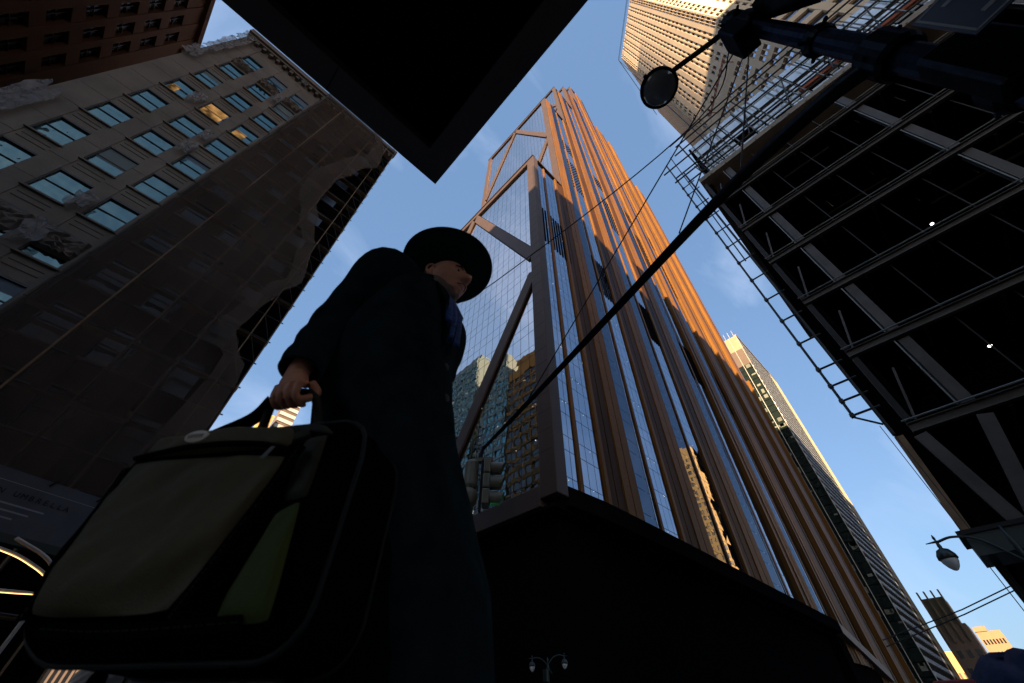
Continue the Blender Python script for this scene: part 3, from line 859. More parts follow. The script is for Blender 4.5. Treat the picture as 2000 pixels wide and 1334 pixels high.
for i, (xa, xe, za, zb, yb) in enumerate(stages):
    pw, zt = wface(xa, TY, yb, za-0.6 if i == 0 else za, zb, i)
    if i == 0:
        brace(xa, TY+pw-0.4, 84.0, 63.2, zt+1.2, 3.0); brace(xa, yb-pw+0.4, 84.0, 63.2, zt+1.2, 3.0)
        brace(xa, TY+pw-0.4, 77.0, 62.5, 27.0, 3.0); brace(xa, yb-pw+0.4, 77.0, 62.5, 27.0, 3.0)
        MB().box(xa-0.02, xa+1.3, TY+pw, yb-pw, 22.4, 25.3).build('base_band', 'bronze_frame', tw, origin=O, bevel=0.12)
        # joint lines on the pillar
        pj = MB(); z = 30
        while z < 146: pj.box(xa-0.004, xa+0.002, TY+0.14, TY+pw-0.14, z, z+0.06); z += 3.4
        pj.build('pillar_joint', 'joint_dark', tw, origin=O, kind='stuff')
    elif i == 1:
        brace(xa, TY+pw-0.5, 217.0, 57.6, zt+1.0, 2.6); brace(xa, yb-pw+0.5, 217.0, 57.6, zt+1.0, 2.6)
        brace(xa, TY+pw-0.5, 213.0, 57.6, 149.5, 2.4); brace(xa, yb-pw+0.5, 213.0, 57.6, 149.5, 2.4)
    elif i == 2:
        brace(xa, TY+pw-0.5, 338.0, 55.0, zt+1, 2.4); brace(xa, TY+pw-0.5, 335.0, 55.0, 289.0, 2.4); brace(xa, yb-pw, 338, 55, zt+1, 2.4)
    elif i == 3:
        brace(xa, TY+pw-0.5, 432.0, 52.0, zt+1, 2.2); brace(xa, TY+pw-0.5, 430.0, 52.0, 393.0, 2.2)
# south roof edges of each stage
ends = [53.14, 72.4, 95.0, 116.5, 142.0]
for i, (xa, xe, za, zb, yb) in enumerate(stages):
    x1 = ends[i]
    MB().box(xa+2.4, x1-0.1, TY-0.25, TY+0.95, zb-0.9, zb).build('roof_edge', 'bronze_frame', tw, origin=O)
    if i and i < 4: MB().box(177.0 if i >= 3 else xe-6, xe, TY-0.25, TY+0.9, zb-0.9, zb).build('roof_edge', 'bronze_frame', tw, origin=O)
# base band along the south side, its soffit, and the recessed lobby
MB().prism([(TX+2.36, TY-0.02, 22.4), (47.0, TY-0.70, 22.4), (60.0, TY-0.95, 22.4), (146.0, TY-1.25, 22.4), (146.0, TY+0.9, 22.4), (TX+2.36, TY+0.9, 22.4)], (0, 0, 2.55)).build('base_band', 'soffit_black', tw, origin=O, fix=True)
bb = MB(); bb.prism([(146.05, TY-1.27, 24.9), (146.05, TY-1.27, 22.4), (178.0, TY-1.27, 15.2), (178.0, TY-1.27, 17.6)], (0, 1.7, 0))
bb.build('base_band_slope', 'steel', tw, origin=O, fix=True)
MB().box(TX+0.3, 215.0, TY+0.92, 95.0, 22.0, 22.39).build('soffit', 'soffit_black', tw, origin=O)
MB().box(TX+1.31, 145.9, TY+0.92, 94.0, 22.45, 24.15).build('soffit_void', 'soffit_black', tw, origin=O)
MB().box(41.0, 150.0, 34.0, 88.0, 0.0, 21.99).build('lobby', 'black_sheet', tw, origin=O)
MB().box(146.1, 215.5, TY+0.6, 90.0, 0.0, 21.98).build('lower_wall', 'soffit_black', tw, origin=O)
# ---- the panes: the three hundred nearest are pieces of their own
C0 = Vector((0, 0, CAM_Z))
def pkey(p): return ((p[0]+p[1])/2+Vector((0, 0, (p[2]+p[3])/2))-C0).length
vis = []
for p in PANES: vis.append(p)
vis.sort(key=pkey)
groups = {}
def pane_geom(p, jit):
    a, b_, z0, z1, gap, nrm, material = p
    e = (b_-a).normalized()*gap/2
    a2 = a+e; b2 = b_-e
    j = [random.uniform(-jit, jit) for _ in range(4)]
    q = [a2+nrm*j[0], b2+nrm*j[1], b2+nrm*j[2], a2+nrm*j[3]]
    back = nrm*-0.06
    A = Vector((q[0].x, q[0].y, z0)); B = Vector((q[1].x, q[1].y, z0)); Cc = Vector((q[2].x, q[2].y, z1)); D = Vector((q[3].x, q[3].y, z1))
    return [A, B, Cc, D], back
for i, p in enumerate(vis):
    q, back = pane_geom(p, 0.010)
    mb = MB() if i < 300 else groups.setdefault(p[6], MB())
    mb.quad(*q) if i >= 300 else mb.hexa([q[0], q[1], q[1]+back, q[0]+back, q[3], q[2], q[2]+back, q[3]+back])
    if i < 300: mb.build('pane', p[6], tw, origin=O)
for mname, mb in groups.items(): mb.build('far_panes', mname, tw, origin=O, kind='stuff', fix=False)

# ceiling lights of the offices showing as points at the glass
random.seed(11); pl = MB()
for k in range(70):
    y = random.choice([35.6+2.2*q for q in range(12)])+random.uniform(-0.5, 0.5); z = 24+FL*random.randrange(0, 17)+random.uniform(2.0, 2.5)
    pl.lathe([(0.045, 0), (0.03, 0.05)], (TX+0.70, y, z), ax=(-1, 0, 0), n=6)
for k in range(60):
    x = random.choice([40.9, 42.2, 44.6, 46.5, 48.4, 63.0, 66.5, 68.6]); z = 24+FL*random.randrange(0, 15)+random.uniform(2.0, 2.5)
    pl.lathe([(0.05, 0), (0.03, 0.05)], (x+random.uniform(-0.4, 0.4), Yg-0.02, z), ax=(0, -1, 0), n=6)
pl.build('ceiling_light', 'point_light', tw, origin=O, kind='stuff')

# ================================================================== EIGHT-SIDED STONE TOWER, upper right
D45 = math.sqrt(0.5)
OA = Vector((42.16, -8.71, 0)); OB = OA - Vector((D45, D45, 0))*16.6
O = (OB.x, OB.y, 0)
oc = thing('octagonal_tower', 'sunlit cream stone tower with paired window columns in the upper right corner', 'tower', O)
HT = 170.0
core = MB()
def inset(p, d): return p
ctr = Vector((OA.x+12.0, OA.y-28.0, 0))
octp = [OB, OA, OA+Vector((24, 0, 0)), OA+Vector((36, -12, 0)), OA+Vector((36, -36, 0)), OA+Vector((24, -48, 0)), OA+Vector((0, -48, 0)), OB+Vector((0, -24.5, 0))]
mid = sum(octp, Vector())/8
core.prism([(p+(mid-p).normalized()*1.0) for p in octp], (0, 0, HT-0.5))
core.build('core', 'joint_dark', oc, origin=O, fix=True)
def oct_cols(L, pairs, strip=1.25):
    c = [(0.18, 0.18+strip*0.44), (0.18+strip*0.52, 0.18+strip)]
    a = strip+0.75; pit = (L-2*a)/pairs
    for k in range(pairs):
        s = a+pit*(k+0.5); c += [(s-0.62, s-0.14), (s+0.14, s+0.62)]
    c += [(L-0.18-strip, L-0.18-strip*0.52), (L-0.18-strip*0.44, L-0.18)]
    return c
rows_hi = [(z, z+1.75) for z in [84.0+3.1*k for k in range(27)]]
rows_lo = [(z, z+1.9) for z in [30.0+3.4*k for k in range(15)]]
L = 16.6
facade(oc, O, (OB.x, OB.y), (D45, D45), (-D45, D45), oct_cols(L, 6), rows_hi, 0, L, 82.6, HT, 0.35, 'tan_stone', 'tan_glass', spand=0.06, cap=300)
lo_cols = []
for k in range(5):
    s = 1.6+k*3.0
    lo_cols += [(s, s+0.62), (s+0.72, s+1.34), (s+1.44, s+2.06)]
facade(oc, O, (OB.x, OB.y), (D45, D45), (-D45, D45), lo_cols, rows_lo, 0, L, 28, 82.58, 0.35, 'tan_stone', 'tan_glass', spand=0.05, cap=0, wallname='lower_wall')
facade(oc, O, (OA.x, OA.y), (1, 0), (0, 1), oct_cols(24, 8), rows_hi, 0, 24, 82.6, HT, 0.35, 'tan_stone', 'tan_glass', spand=0.06, cap=0, wallname='north_wall')
facade(oc, O, (OA.x, OA.y), (1, 0), (0, 1), [(1.6+k*3, 3.6+k*3) for k in range(7)], rows_lo, 0, 24, 28, 82.58, 0.35, 'tan_stone', 'tan_glass', spand=0.05, cap=0, wallname='north_lower_wall')
facade(oc, O, (OB.x, OB.y), (0, -1), (-1, 0), oct_cols(24.5, 8), rows_hi, 0, 24.5, 82.6, HT, 0.35, 'tan_stone', 'tan_glass', spand=0.06, cap=0, wallname='west_wall')
facade(oc, O, (OB.x, OB.y), (0, -1), (-1, 0), [(1.6+k*3, 3.6+k*3) for k in range(7)], rows_lo, 0, 24.5, 28, 82.58, 0.35, 'tan_stone', 'tan_glass', spand=0.05, cap=0, wallname='west_lower_wall')
# thin proud ribs in the glazed corner strips
rb = MB(); nn = Vector((-D45, D45, 0)); dd = Vector((D45, D45, 0))
for s in (0.25, 0.75, 1.25, L-1.35, L-0.85, L-0.35):
    for k in range(28):
        z = 83.2+3.1*k
        a = OB+dd*(s-0.04)-nn*0.2; b_ = OB+dd*(s+0.04)-nn*0.2
        rb.hexa([a+Vector((0, 0, z)), b_+Vector((0, 0, z)), b_+nn*0.26+Vector((0, 0, z)), a+nn*0.26+Vector((0, 0, z)),
                 a+Vector((0, 0, z+2.9)), b_+Vector((0, 0, z+2.9)), b_+nn*0.26+Vector((0, 0, z+2.9)), a+nn*0.26+Vector((0, 0, z+2.9))])
rb.build('corner_rib', 'tan_stone', oc, origin=O, kind='stuff')
# roof rail hung outside the parapet
rp = [OB+Vector((-1.0, -20, HT+0.2)), OB+Vector((-1.0, 0.4, HT+0.2)), OA+Vector((-0.4, 1.0, HT+0.2)), OA+Vector((24, 1.0, HT+0.2))]
for dz in (0, -1.3):
    MB().tube([p+Vector((0, 0, dz)) for p in rp], 0.06, 6).build('roof_rail', 'tube', oc, origin=O)
for k in range(9):
    p = rp[1].lerp(rp[2], k/8); MB().bar(p, p+Vector((0, 0, -1.3)), 0.09, 0.09).build('rail_post', 'tube', oc, origin=O)
MB().tube([rp[2], rp[2]-Vector((0, 0, 130))], 0.05, 6).build('drop_cable', 'tube', oc, origin=O)
MB().tube([rp[2]+Vector((0.5, 0, 0)), rp[2]+Vector((0.5, 0, -130))], 0.05, 6).build('drop_cable', 'tube', oc, origin=O)
# rust red outrigger boom hung across its face
q0 = OB+dd*4.6+nn*1.4; q1 = OB+dd*13.0+nn*1.4
hm = thing('outrigger_boom', 'rust red lattice boom hung across the shaded lower face of the cream tower', 'boom', (q0.x, q0.y, 80.0))
ho = (q0.x, q0.y, 80.0)
for dz in (0, 0.55): MB().bar(q0+Vector((0, 0, 81.6+dz)), q1+Vector((0, 0, 80.2+dz)), 0.11, 0.11).build('boom_chord', 'rust_red', hm, origin=ho)
for k in range(12):
    a = q0.lerp(q1, k/12)+Vector((0, 0, 81.6-1.4*k/12)); b_ = q0.lerp(q1, (k+1)/12)+Vector((0, 0, 82.15-1.4*(k+1)/12))
    MB().bar(a, b_, 0.07, 0.07).build('boom_lacing', 'rust_red', hm, origin=ho)
for t in (0.05, 0.95):
    p = q0.lerp(q1, t); MB().bar(p+Vector((0, 0, 81.0)), p-nn*1.42+Vector((0, 0, 81.0)), 0.12, 0.12).build('boom_tie', 'rust_red', hm, origin=ho)

# ================================================================== STEEL-FRAMED BASE UNDER CONSTRUCTION, right
BX = 24.0; YN = -1.6
O = (BX, YN, 0)
sb = thing('steel_frame_building', 'dark building stripped to its steel frame filling the right side', 'building', O)
levels = [10.85, 15.65, 20.3, 25.05, 29.85, 34.9]
ZT = 40.0
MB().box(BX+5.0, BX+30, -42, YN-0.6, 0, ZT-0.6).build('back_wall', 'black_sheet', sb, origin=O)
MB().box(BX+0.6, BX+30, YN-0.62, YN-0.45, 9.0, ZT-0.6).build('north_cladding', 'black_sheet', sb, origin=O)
for z in levels:
    # I-beam: top flange, web, bottom flange
    mb = MB(); mb.box(BX-0.10, BX+0.18, -42, YN, z+0.16, z+0.22); mb.box(BX+0.02, BX+0.06, -42, YN, z-0.18, z+0.16); mb.box(BX-0.10, BX+0.18, -42, YN, z-0.25, z-0.18)
    mb.build('edge_beam', 'steel', sb, origin=O)
    MB().tube([(BX-0.22, -42, z+0.30), (BX-0.22, YN+0.1, z+0.30)], 0.045, 6).build('guard_pipe', 'tube_galv', sb, origin=O)
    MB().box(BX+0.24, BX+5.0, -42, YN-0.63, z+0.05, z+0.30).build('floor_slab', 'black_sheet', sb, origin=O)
    for k in range(13):
        y = -4.9-3.0*k
        MB().box(BX+0.23, BX+4.9, y-0.08, y+0.08, z-0.36, z+0.04).build('floor_joist', 'steel_dark', sb, origin=O)
cy = [-3.95, -12.6, -21.3, -30.0]
for y in cy:
    zz = [0]+levels+[ZT-0.6]
    for z0, z1 in zip(zz, zz[1:]):
        mb = MB(); a = z0+(0.34 if z0 else 0); b_ = z1-0.36
        if y == -3.95 and z0 == 0: continue
        mb.box(BX+0.10, BX+0.16, y-0.24, y+0.24, a, b_); mb.box(BX+0.16, BX+0.5, y-0.03, y+0.03, a, b_); mb.box(BX+0.5, BX+0.56, y-0.3, y+0.3, a, b_)
        mb.build('column', 'steel', sb, origin=O)
        MB().box(BX+0.02, BX+0.08, y+0.34, y+0.40, a, b_).build('column_pipe', 'tube_galv', sb, origin=O)
# hangers, conduit and duct stubs that catch a little light inside the bays
random.seed(5)
for k in range(46):
    z = random.choice(levels+[ZT-0.6]); y = random.uniform(-34, -3); x = BX+random.uniform(0.6, 3.8)
    MB().box(x, x+0.05, y, y+0.05, z-random.uniform(0.7, 1.6), z-0.37).build('hanger_rod', 'steel', sb, origin=O)
for k in range(9):
    z = random.choice(levels[1:]); y = random.uniform(-30, -6); x = BX+random.uniform(1.0, 3.0)
    MB().tube([(x, y, z-0.62), (x, y-random.uniform(2, 6), z-0.62)], 0.10, 8).build('conduit', 'steel_dark', sb, origin=O)
for z in levels:
    for y in cy:
        MB().box(BX+0.162, BX+0.19, y-0.20, y+0.20, z-0.60, z-0.37).build('splice_plate', 'steel_dark', sb, origin=O)
# thin upright mullions left in the frame, set back behind the columns
for i_, (z0, z1) in enumerate(zip(levels, levels[1:]+[ZT-0.6])):
    for k in range(16):
        y = -6.1-2.2*k
        if min(abs(y-c_) for c_ in cy) > 0.5: MB().box(BX+0.30, BX+0.36, y-0.03, y+0.03, z0+0.32, z1-0.27).build('mullion', 'steel_dark', sb, origin=O)
# corner post and the splayed struts of the lowest storey
for z0, z1 in zip([10.85]+levels[1:], levels[1:]+[ZT-0.6]):
    MB().box(BX+0.0, BX+0.35, YN-0.30, YN-0.02, z0+0.34, z1-0.36).build('corner_post', 'steel_dark', sb, origin=O)
    MB().bar((BX+0.25, YN-0.42, z0+0.4), (BX+0.25, YN-1.15, z1-1.6), 0.10, 0.10).build('corner_strut', 'steel', sb, origin=O)
MB().bar((BX+0.1, -2.35, 6.1), (BX+0.1, -1.75, 10.4), 0.5, 0.45, up=(1, 0, 0)).build('raking_strut', 'steel', sb, origin=O)
MB().bar((BX+0.1, -2.75, 6.1), (BX+0.1, -4.0, 10.4), 0.5, 0.40, up=(1, 0, 0)).build('raking_strut', 'steel', sb, origin=O)
# concrete roof slab edge with bolt notches
MB().box(BX-0.25, BX+30, -42, YN+0.05, ZT-0.58, ZT+0.1).build('roof_slab', 'concrete', sb, origin=O)
for k in range(14):
    MB().box(BX-0.262, BX-0.25, -2.6-1.45*k-0.16, -2.6-1.45*k, ZT-0.50, ZT-0.42).build('slab_notch', 'joint_dark', sb, origin=O)
# lower storeys: stone pier, blue-green hoarding beam, brown corner trim
MB().box(BX+0.1, BX+4.0, -42, YN-0.7, 0, 5.6).build('lower_wall', 'far_brown', sb, origin=O)
MB().box(BX-1.6, BX+0.2, -42, YN+1.0, 5.2, 5.9).build('shed_beam', 'lamp_green', sb, origin=O)
MB().box(BX-1.7, BX+0.3, -42, YN+1.15, 5.9, 6.05).build('shed_deck', 'steel_dark', sb, origin=O)
MB().box(BX-0.1, BX+0.25, YN+0.55, YN+0.78, 0.0, 5.19).build('shed_panel', 'steel_dark', sb, origin=O)
MB().bar((BX-0.05, YN+0.55, 10.6), (BX-0.05, YN+0.80, 6.06), 0.34, 0.22).build('corner_trim', 'plank', sb, origin=O)
MB().box(BX+0.15, BX+0.6, YN-0.45, YN+0.3, 6.06, 10.5).build('corner_sheet', 'black_sheet', sb, origin=O)
# pale glass storey above the roof slab
gs = [(-2.9-1.62*k-1.5, -2.9-1.62*k) for k in range(13)]
for y0, y1 in gs:
    for z0, z1 in ((40.5, 41.5), (41.62, 43.0), (43.12, 44.4), (44.95, 46.3), (46.45, 47.8)):
        if z0 < 43 and random.random() < 0.12: continue
        MB().box(BX+0.42, BX+0.48, y0, y1, z0, z1).build('glass_panel', 'pale_glass', sb, origin=O)
MB().box(BX+0.52, BX+8, -30, -2.7, 40.11, 48.0).build('glass_backing', 'joint_dark', sb, origin=O)
for z in (43.06, 44.68): MB().box(BX+0.30, BX+0.41, -26, -2.7, z-0.09, z+0.09).build('transom', 'steel_dark', sb, origin=O)
MB().box(BX+0.05, BX+0.28, -24, -12.0, 42.0, 42.4).build('roof_beam', 'rust_red', sb, origin=O)
# work lamps inside
for x, y, z in ((27.0, -9.8, 23.59), (27.0, -6.73, 14.77)):
    lp = thing('work_lamp', 'small bright work lamp hung inside the steel frame, the %s of two' % ('upper' if z > 20 else 'lower'), 'lamp', (x, y, z))
    MB().lathe([(0.02, 0.16), (0.10, 0.12), (0.11, 0.0)], (x, y, z), n=12).build('lamp_housing', 'steel_dark', lp, origin=(x, y, z))
    MB().lathe([(0.09, 0.02), (0.085, -0.03), (0.02, -0.07)], (x, y, z), n=12).build('bulb', 'white_light', lp, smooth=True, origin=(x, y, z))
    MB().tube([(x, y, z+0.16), (x, y, z+0.9)], 0.012, 5).build('lamp_cord', 'wire', lp, origin=(x, y, z))

# tube scaffold standing on and beside it
O = (BX-0.4, -0.9, 0)
sc2 = thing('corner_scaffold', 'thin black tube scaffold climbing the free corner of the steel frame', 'scaffold', O)
yo, yi = -0.05, -0.95
MB().tube([(BX-0.45, yo, 12.0), (BX-0.45, yo, 46.6)], 0.066, 6).build('upright', 'tube', sc2, origin=O)
MB().tube([(BX-0.45, yi, 10.6), (BX-0.45, yi, 42.8)], 0.066, 6).build('upright', 'tube', sc2, origin=O)
MB().tube([(BX+0.6, yi, 11.0), (BX+0.6, yi, 44.0)], 0.055, 6).build('upright', 'tube', sc2, origin=O)
zr = [12.1, 13.0, 14.0, 15.2, 17.3, 19.4, 21.6, 23.9, 26.2, 28.5, 30.9, 33.4, 36.0, 38.6, 40.2, 42.2]
MB().tube([(BX-0.45, (yo+yi)/2, 26.0), (BX-0.45, (yo+yi)/2-0.35, 47.5)], 0.045, 6).build('brace', 'tube', sc2, origin=O)
for z in zr:
    MB().tube([(BX-0.45, yi, z), (BX+0.6, yi, z)], 0.045, 6).build('transom', 'tube', sc2, origin=O)
    MB().tube([(BX-0.45, yo+0.12, z), (BX-0.45, yi-0.3, z)], 0.058, 6).build('rung', 'tube', sc2, origin=O)
    MB().box(BX-0.55, BX-0.35, yo-0.1, yo+0.1, z-0.1, z+0.1).build('coupler', 'tube', sc2, origin=O)
MB().tube([(BX-0.45, yo, 12.0), (BX-0.45, yi+0.1, 11.2)], 0.05, 6).build('foot_brace', 'tube', sc2, origin=O)
O = (BX, -9.0, 40.1)
sc3 = thing('roof_scaffold', 'tube scaffold with long ledgers on the slab of the steel frame', 'scaffold', O)
for k in range(7):
    y = -2.3-3.1*k
    MB().tube([(BX-0.1, y, 40.12), (BX-0.1, y, 49.5)], 0.075, 6).build('upright', 'tube_galv' if k % 2 else 'tube', sc3, origin=O)
    for z in (41.2, 43.4, 46.2): MB().tube([(BX-0.3, y, z), (BX+0.28, y, z)], 0.05, 6).build('transom', 'tube_galv', sc3, origin=O)
for k in range(16):
    y = -3.2-1.5*k
    MB().bar((BX-0.02, y, 40.4), (BX+0.02, y, 47.9), 0.09, 0.09).build('rail_upright', 'tube_galv', sc3, origin=O)
for z, e in ((41.0, 0.2), (42.6, 1.15), (43.3, 0.9), (45.6, 1.6), (47.6, -0.4), (49.2, -1.0), (50.4, -0.6)):
    MB().tube([(BX-0.2, -26, z), (BX-0.2, e-0.9, z)], 0.095, 6).build('ledger', 'tube', sc3, origin=O)
for k in range(6):
    y = -3.5-3.6*k
    MB().tube([(BX-0.3, y, 41.0), (BX-0.3, y-1.5, 46.0)], 0.06, 6).build('brace', 'tube', sc3, origin=O)
for k in range(5):
    MB().tube([(BX+0.2, -2.4-0.5*k, 40.12), (BX+0.1, -2.1-0.45*k, 43.0+random.random())], 0.05, 6).build('short_tube', 'tube', sc3, origin=O)
# ropes hanging from the corner scaffold
for i, y in enumerate((-0.70, -0.95)):
    o = MB().tube([(BX-0.4, y, 11.2), (BX-0.4, y+0.05, 0.05)], 0.016, 5).build('hoist_rope', 'wire')
    tag(o, 'thin rope hanging from the corner scaffold, the %s of two' % ('left' if i == 0 else 'right'), 'rope', 'ropes below the scaffold')

# ================================================================== WHITE-BANDED TOWER FURTHER DOWN THE STREET
O = (252.0, 28.5, 0)
wt = thing('banded_tower', 'distant glass slab tower with white bands and fins coloured as sunlit gold, right of the bronze tower', 'tower', O)
XE = 326.0; HZ = 214.0
MB().box(252.6, XE-0.5, 29.1, 90.0, 0, HZ-0.2).build('core', 'joint_dark', wt, origin=O)
nfl = 48; fl = HZ/nfl
me1, _ = MB().box(-(XE-252.0)/2, (XE-252.0)/2, -0.26, 0.3, -0.85, 0.85).data('spandrel'); me1.materials.append(MATS['b2_spandrel'])
me2, _ = MB().box(-(XE-252.5)/2, (XE-252.5)/2, 0.15, 0.4, -1.2, 1.2).data('window_strip'); me2.materials.append(MATS['joint_dark'])
for k in range(nfl):
    place('spandrel', me1, wt, Vector(((252+XE)/2, 28.8, fl*(k+0.5)-1.2))-Vector(O))
    place('window_strip', me2, wt, Vector(((252.5+XE)/2, 29.0, fl*(k+0.5)+0.9))-Vector(O))
me3, _ = MB().box(-0.08, 0.08, -0.20, 0.1, -HZ/2, HZ/2).data('fin'); me3.materials.append(MATS['b2_sun_gold'])
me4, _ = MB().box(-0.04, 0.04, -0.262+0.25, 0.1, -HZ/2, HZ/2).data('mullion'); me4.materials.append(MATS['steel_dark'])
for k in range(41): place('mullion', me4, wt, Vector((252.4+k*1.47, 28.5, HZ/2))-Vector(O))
for k in range(41, 51): place('fin', me3, wt, Vector((252.4+k*1.47, 28.5, HZ/2))-Vector(O))  # sunlit end put in as gold fins; shaded length has dark mullions
MB().box(251.9, XE, 28.1, 30.0, HZ, HZ+1.0).build('parapet', 'b2_sun_gold', wt, origin=O)
# west end: dark glass with pale mullions, floor lines and a few drawn blinds
gl = MB()
for k in range(nfl):
    for j in range(7): gl.box(251.9, 252.1, 29.0+j*5.0+0.1, 29.0+j*5.0+4.9, fl*k+0.25, fl*(k+1)-0.05)
gl.build('end_glass', 'b2_dark', wt, origin=O, kind='stuff')
for j in range(8): MB().box(251.55, 252.05, 28.9+j*5.0-0.12, 28.9+j*5.0+0.12, 0, HZ).build('end_mullion', 'b2_white', wt, origin=O)
random.seed(21)
for k in range(60):
    kk = random.randrange(0, nfl-4); j = random.randrange(0, 3)
    a = 29.0+j*5.0+random.uniform(0.1, 1.6); b_ = a+random.uniform(1.2, 3.2)
    zt_ = fl*(kk+1)-0.1; MB().box(251.86, 251.895, a, min(b_, 29.0+j*5+4.9), zt_-random.uniform(0.6, 3.2), zt_).build('blind', 'b2_blind', wt, origin=O)
MB().box(251.7, 252.0, 28.4, 70, HZ-13, HZ).build('top_louvre', 'b2_sun_gold', wt, origin=O)  # gold colour stands for sun on the top of the west end
MB().box(251.68, 252.0, 28.3, 70, HZ-27, HZ-13.05).build('plant_louvre', 'far_brown', wt, origin=O)
for k in range(4): MB().tube([(253, 30+k*3, HZ+1), (253, 30+k*3, HZ+7)], 0.12, 5).build('roof_mast', 'b2_white', wt, origin=O)

# ------------------------------------------------------------------ far end of the street
O = (320.0, 19.0, 0)
ft = thing('finned_tower', 'small dark olive tower with four upright fins on its crown, far down the street', 'tower', O)
MB().box(320, 340, 13.5, 25.2, 0, 47.0).build('lower_body', 'far_brown', ft, origin=O)
MB().box(320.4, 338, 15.4, 24.6, 47.0, 58.5).build('crown', 'far_olive', ft, origin=O)
for y in (15.4, 18.4, 21.4, 24.3): MB().box(319.2, 322, y-0.32, y+0.32, 40.0, 61.5).build('fin', 'far_olive', ft, origin=O)
for k in range(5):
    for j in range(3): MB().box(319.93, 319.99, 14.6+j*3.5, 16.4+j*3.5, 8+k*6.5, 11+k*6.5).build('window', 'window_black', ft, origin=O)
O = (420.0, 9.0, 0)
tb = thing('tan_tower', 'small sunlit tan brick tower at the far right end of the street', 'tower', O)
MB().box(420, 440, 4.4, 15.8, 0, 56.5).build('wall', 'far_tan', tb, origin=O)
MB().box(419.4, 440, 10.0, 16.0, 56.5, 59.0).build('penthouse', 'far_tan', tb, origin=O)
for k in range(8):
    for j in range(7): MB().box(419.9, 419.98, 5.2+j*1.5, 6.0+j*1.5, 8+k*6, 10.4+k*6).build('window', 'window_black', tb, origin=O)
O = (430.0, 30.0, 0)
gb = thing('gold_block', 'bright gold sunlit block between the banded tower and the finned tower', 'building', O)
MB().box(430, 450, 24.5, 40.0, 0, 44.0).build('wall', 'far_gold', gb, origin=O)
MB().box(432, 445, 27, 38.0, 44.0, 50.0).build('penthouse', 'far_gold', gb, origin=O)
for k in range(6):
    for j in range(5): MB().box(429.9, 429.98, 25.5+j*2.6, 26.7+j*2.6, 6+k*6, 9+k*6).build('window', 'far_brown', gb, origin=O)

# up the avenue, seen under the raised hand and below the bag
O = (52.0, 440.0, 0)
g2 = thing('orange_tower', 'orange sunlit tower far up the avenue, just under the hand', 'tower', O)
MB().box(46, 57.5, 440, 460, 0, 252).build('wall', 'far_gold', g2, origin=O)
for k in range(28):
    for j in range(4): MB().box(47.2+j*2.6, 48.6+j*2.6, 439.9, 439.98, 20+k*8, 24+k*8).build('window', 'far_brown', g2, origin=O)
O = (68.0, 444.0, 0)
g3 = thing('striped_tower', 'pale striped tower beside the orange tower, far up the avenue', 'tower', O)
MB().box(61, 78, 446, 462, 0, 278).build('core', 'far_brown', g3, origin=O)
for k in range(34): MB().box(61, 78, 445.2, 446.0, 12+k*8, 16+k*8).build('spandrel', 'b2_white', g3, origin=O)
def street_block(nm, label, x0, x1, y0, y1, h, wallm, axis, rws, cl):
    O = (x0, y0, 0)
    t = thing(nm, label, 'building', O)
    MB().box(x0+0.6, x1, y0+0.6, y1, 0, h-0.1).build('core', 'joint_dark', t, origin=O)
    facade(t, O, (x0, 0), (0, 1), (-1, 0), [(y0+cl*k+0.5, y0+cl*k+cl*0.62) for k in range(int((y1-y0)/cl))], rws, y0, y1, 0, h, 0.3, wallm, 'window_black', cap=40, wallname='avenue_wall')
    facade(t, O, (0, y0), (1, 0), (0, -1), [(x0+cl*k+0.5, x0+cl*k+cl*0.62) for k in range(int((x1-x0)/cl))], rws, x0, x1, 0, h, 0.3, wallm, 'window_black', cap=40, wallname='side_wall')
    return t
street_block('beige_arcade', 'low beige stone building up the avenue, seen below the bag and coat', 25.0, 62.0, 112.0, 196.0, 31.0, 'shop_beige', 0, [(1, 4.6)]+[(7+4*k, 9.4+4*k) for k in range(6)], 3.4)
street_block('beige_block', 'narrow beige block farther up the avenue, a sliver below the bag', 25.0, 62.0, 206.0, 430.0, 44.0, 'shop_beige', 0, [(1, 4.6)]+[(7+4*k, 9.4+4*k) for k in range(9)], 3.6)
street_block('south_shade_block', 'unseen tall brown shading block added south of the cream tower', 15.0, 100.0, -108.0, -62.0, 195.0, 'far_brown', 0, [(8+4*k, 10.4+4*k) for k in range(45)], 4.0)  # unseen block added to shade the far end of the bronze tower
street_block('gold_mirrored_block', 'sunlit gold stone block mirrored as a bright strip in the tower glass', 236.0, 262.0, -34.0, -18.0, 138.0, 'far_gold', 0, [(8+4*k, 10.4+4*k) for k in range(31)], 3.0)

tW = thing('brown_row', 'long brown building on the west side of the avenue, a dark sliver under the bag', 'building', (3.0, 140.0, 0))
MB().box(-40, 2.4, 140, 430, 0, 40).build('core', 'joint_dark', tW, origin=(3.0, 140.0, 0))
facade(tW, (3.0, 140.0, 0), (3.0, 0), (0, 1), (1, 0), [(140+5*k+0.8, 140+5*k+3.6) for k in range(58)], [(5+4*k, 7.4+4*k) for k in range(8)], 140, 430, 0, 40, 0.3, 'far_brown', 'window_black', cap=30)
MB().box(-40, 3.0, 139.6, 140, 0, 40).build('side_wall', 'far_brown', tW, origin=(3.0, 140.0, 0))
ae = thing('avenue_end_block', 'dark block closing the far end of the avenue, low behind the bag', 'building', (10.0, 900.0, 0))
MB().box(8, 80, 900, 930, 0, 95).build('wall', 'far_brown', ae, origin=(10.0, 900.0, 0))
for k in range(10): MB().box(9+k*7, 13+k*7, 899.8, 899.95, 6, 88).build('window_strip', 'window_black', ae, origin=(10.0, 900.0, 0))
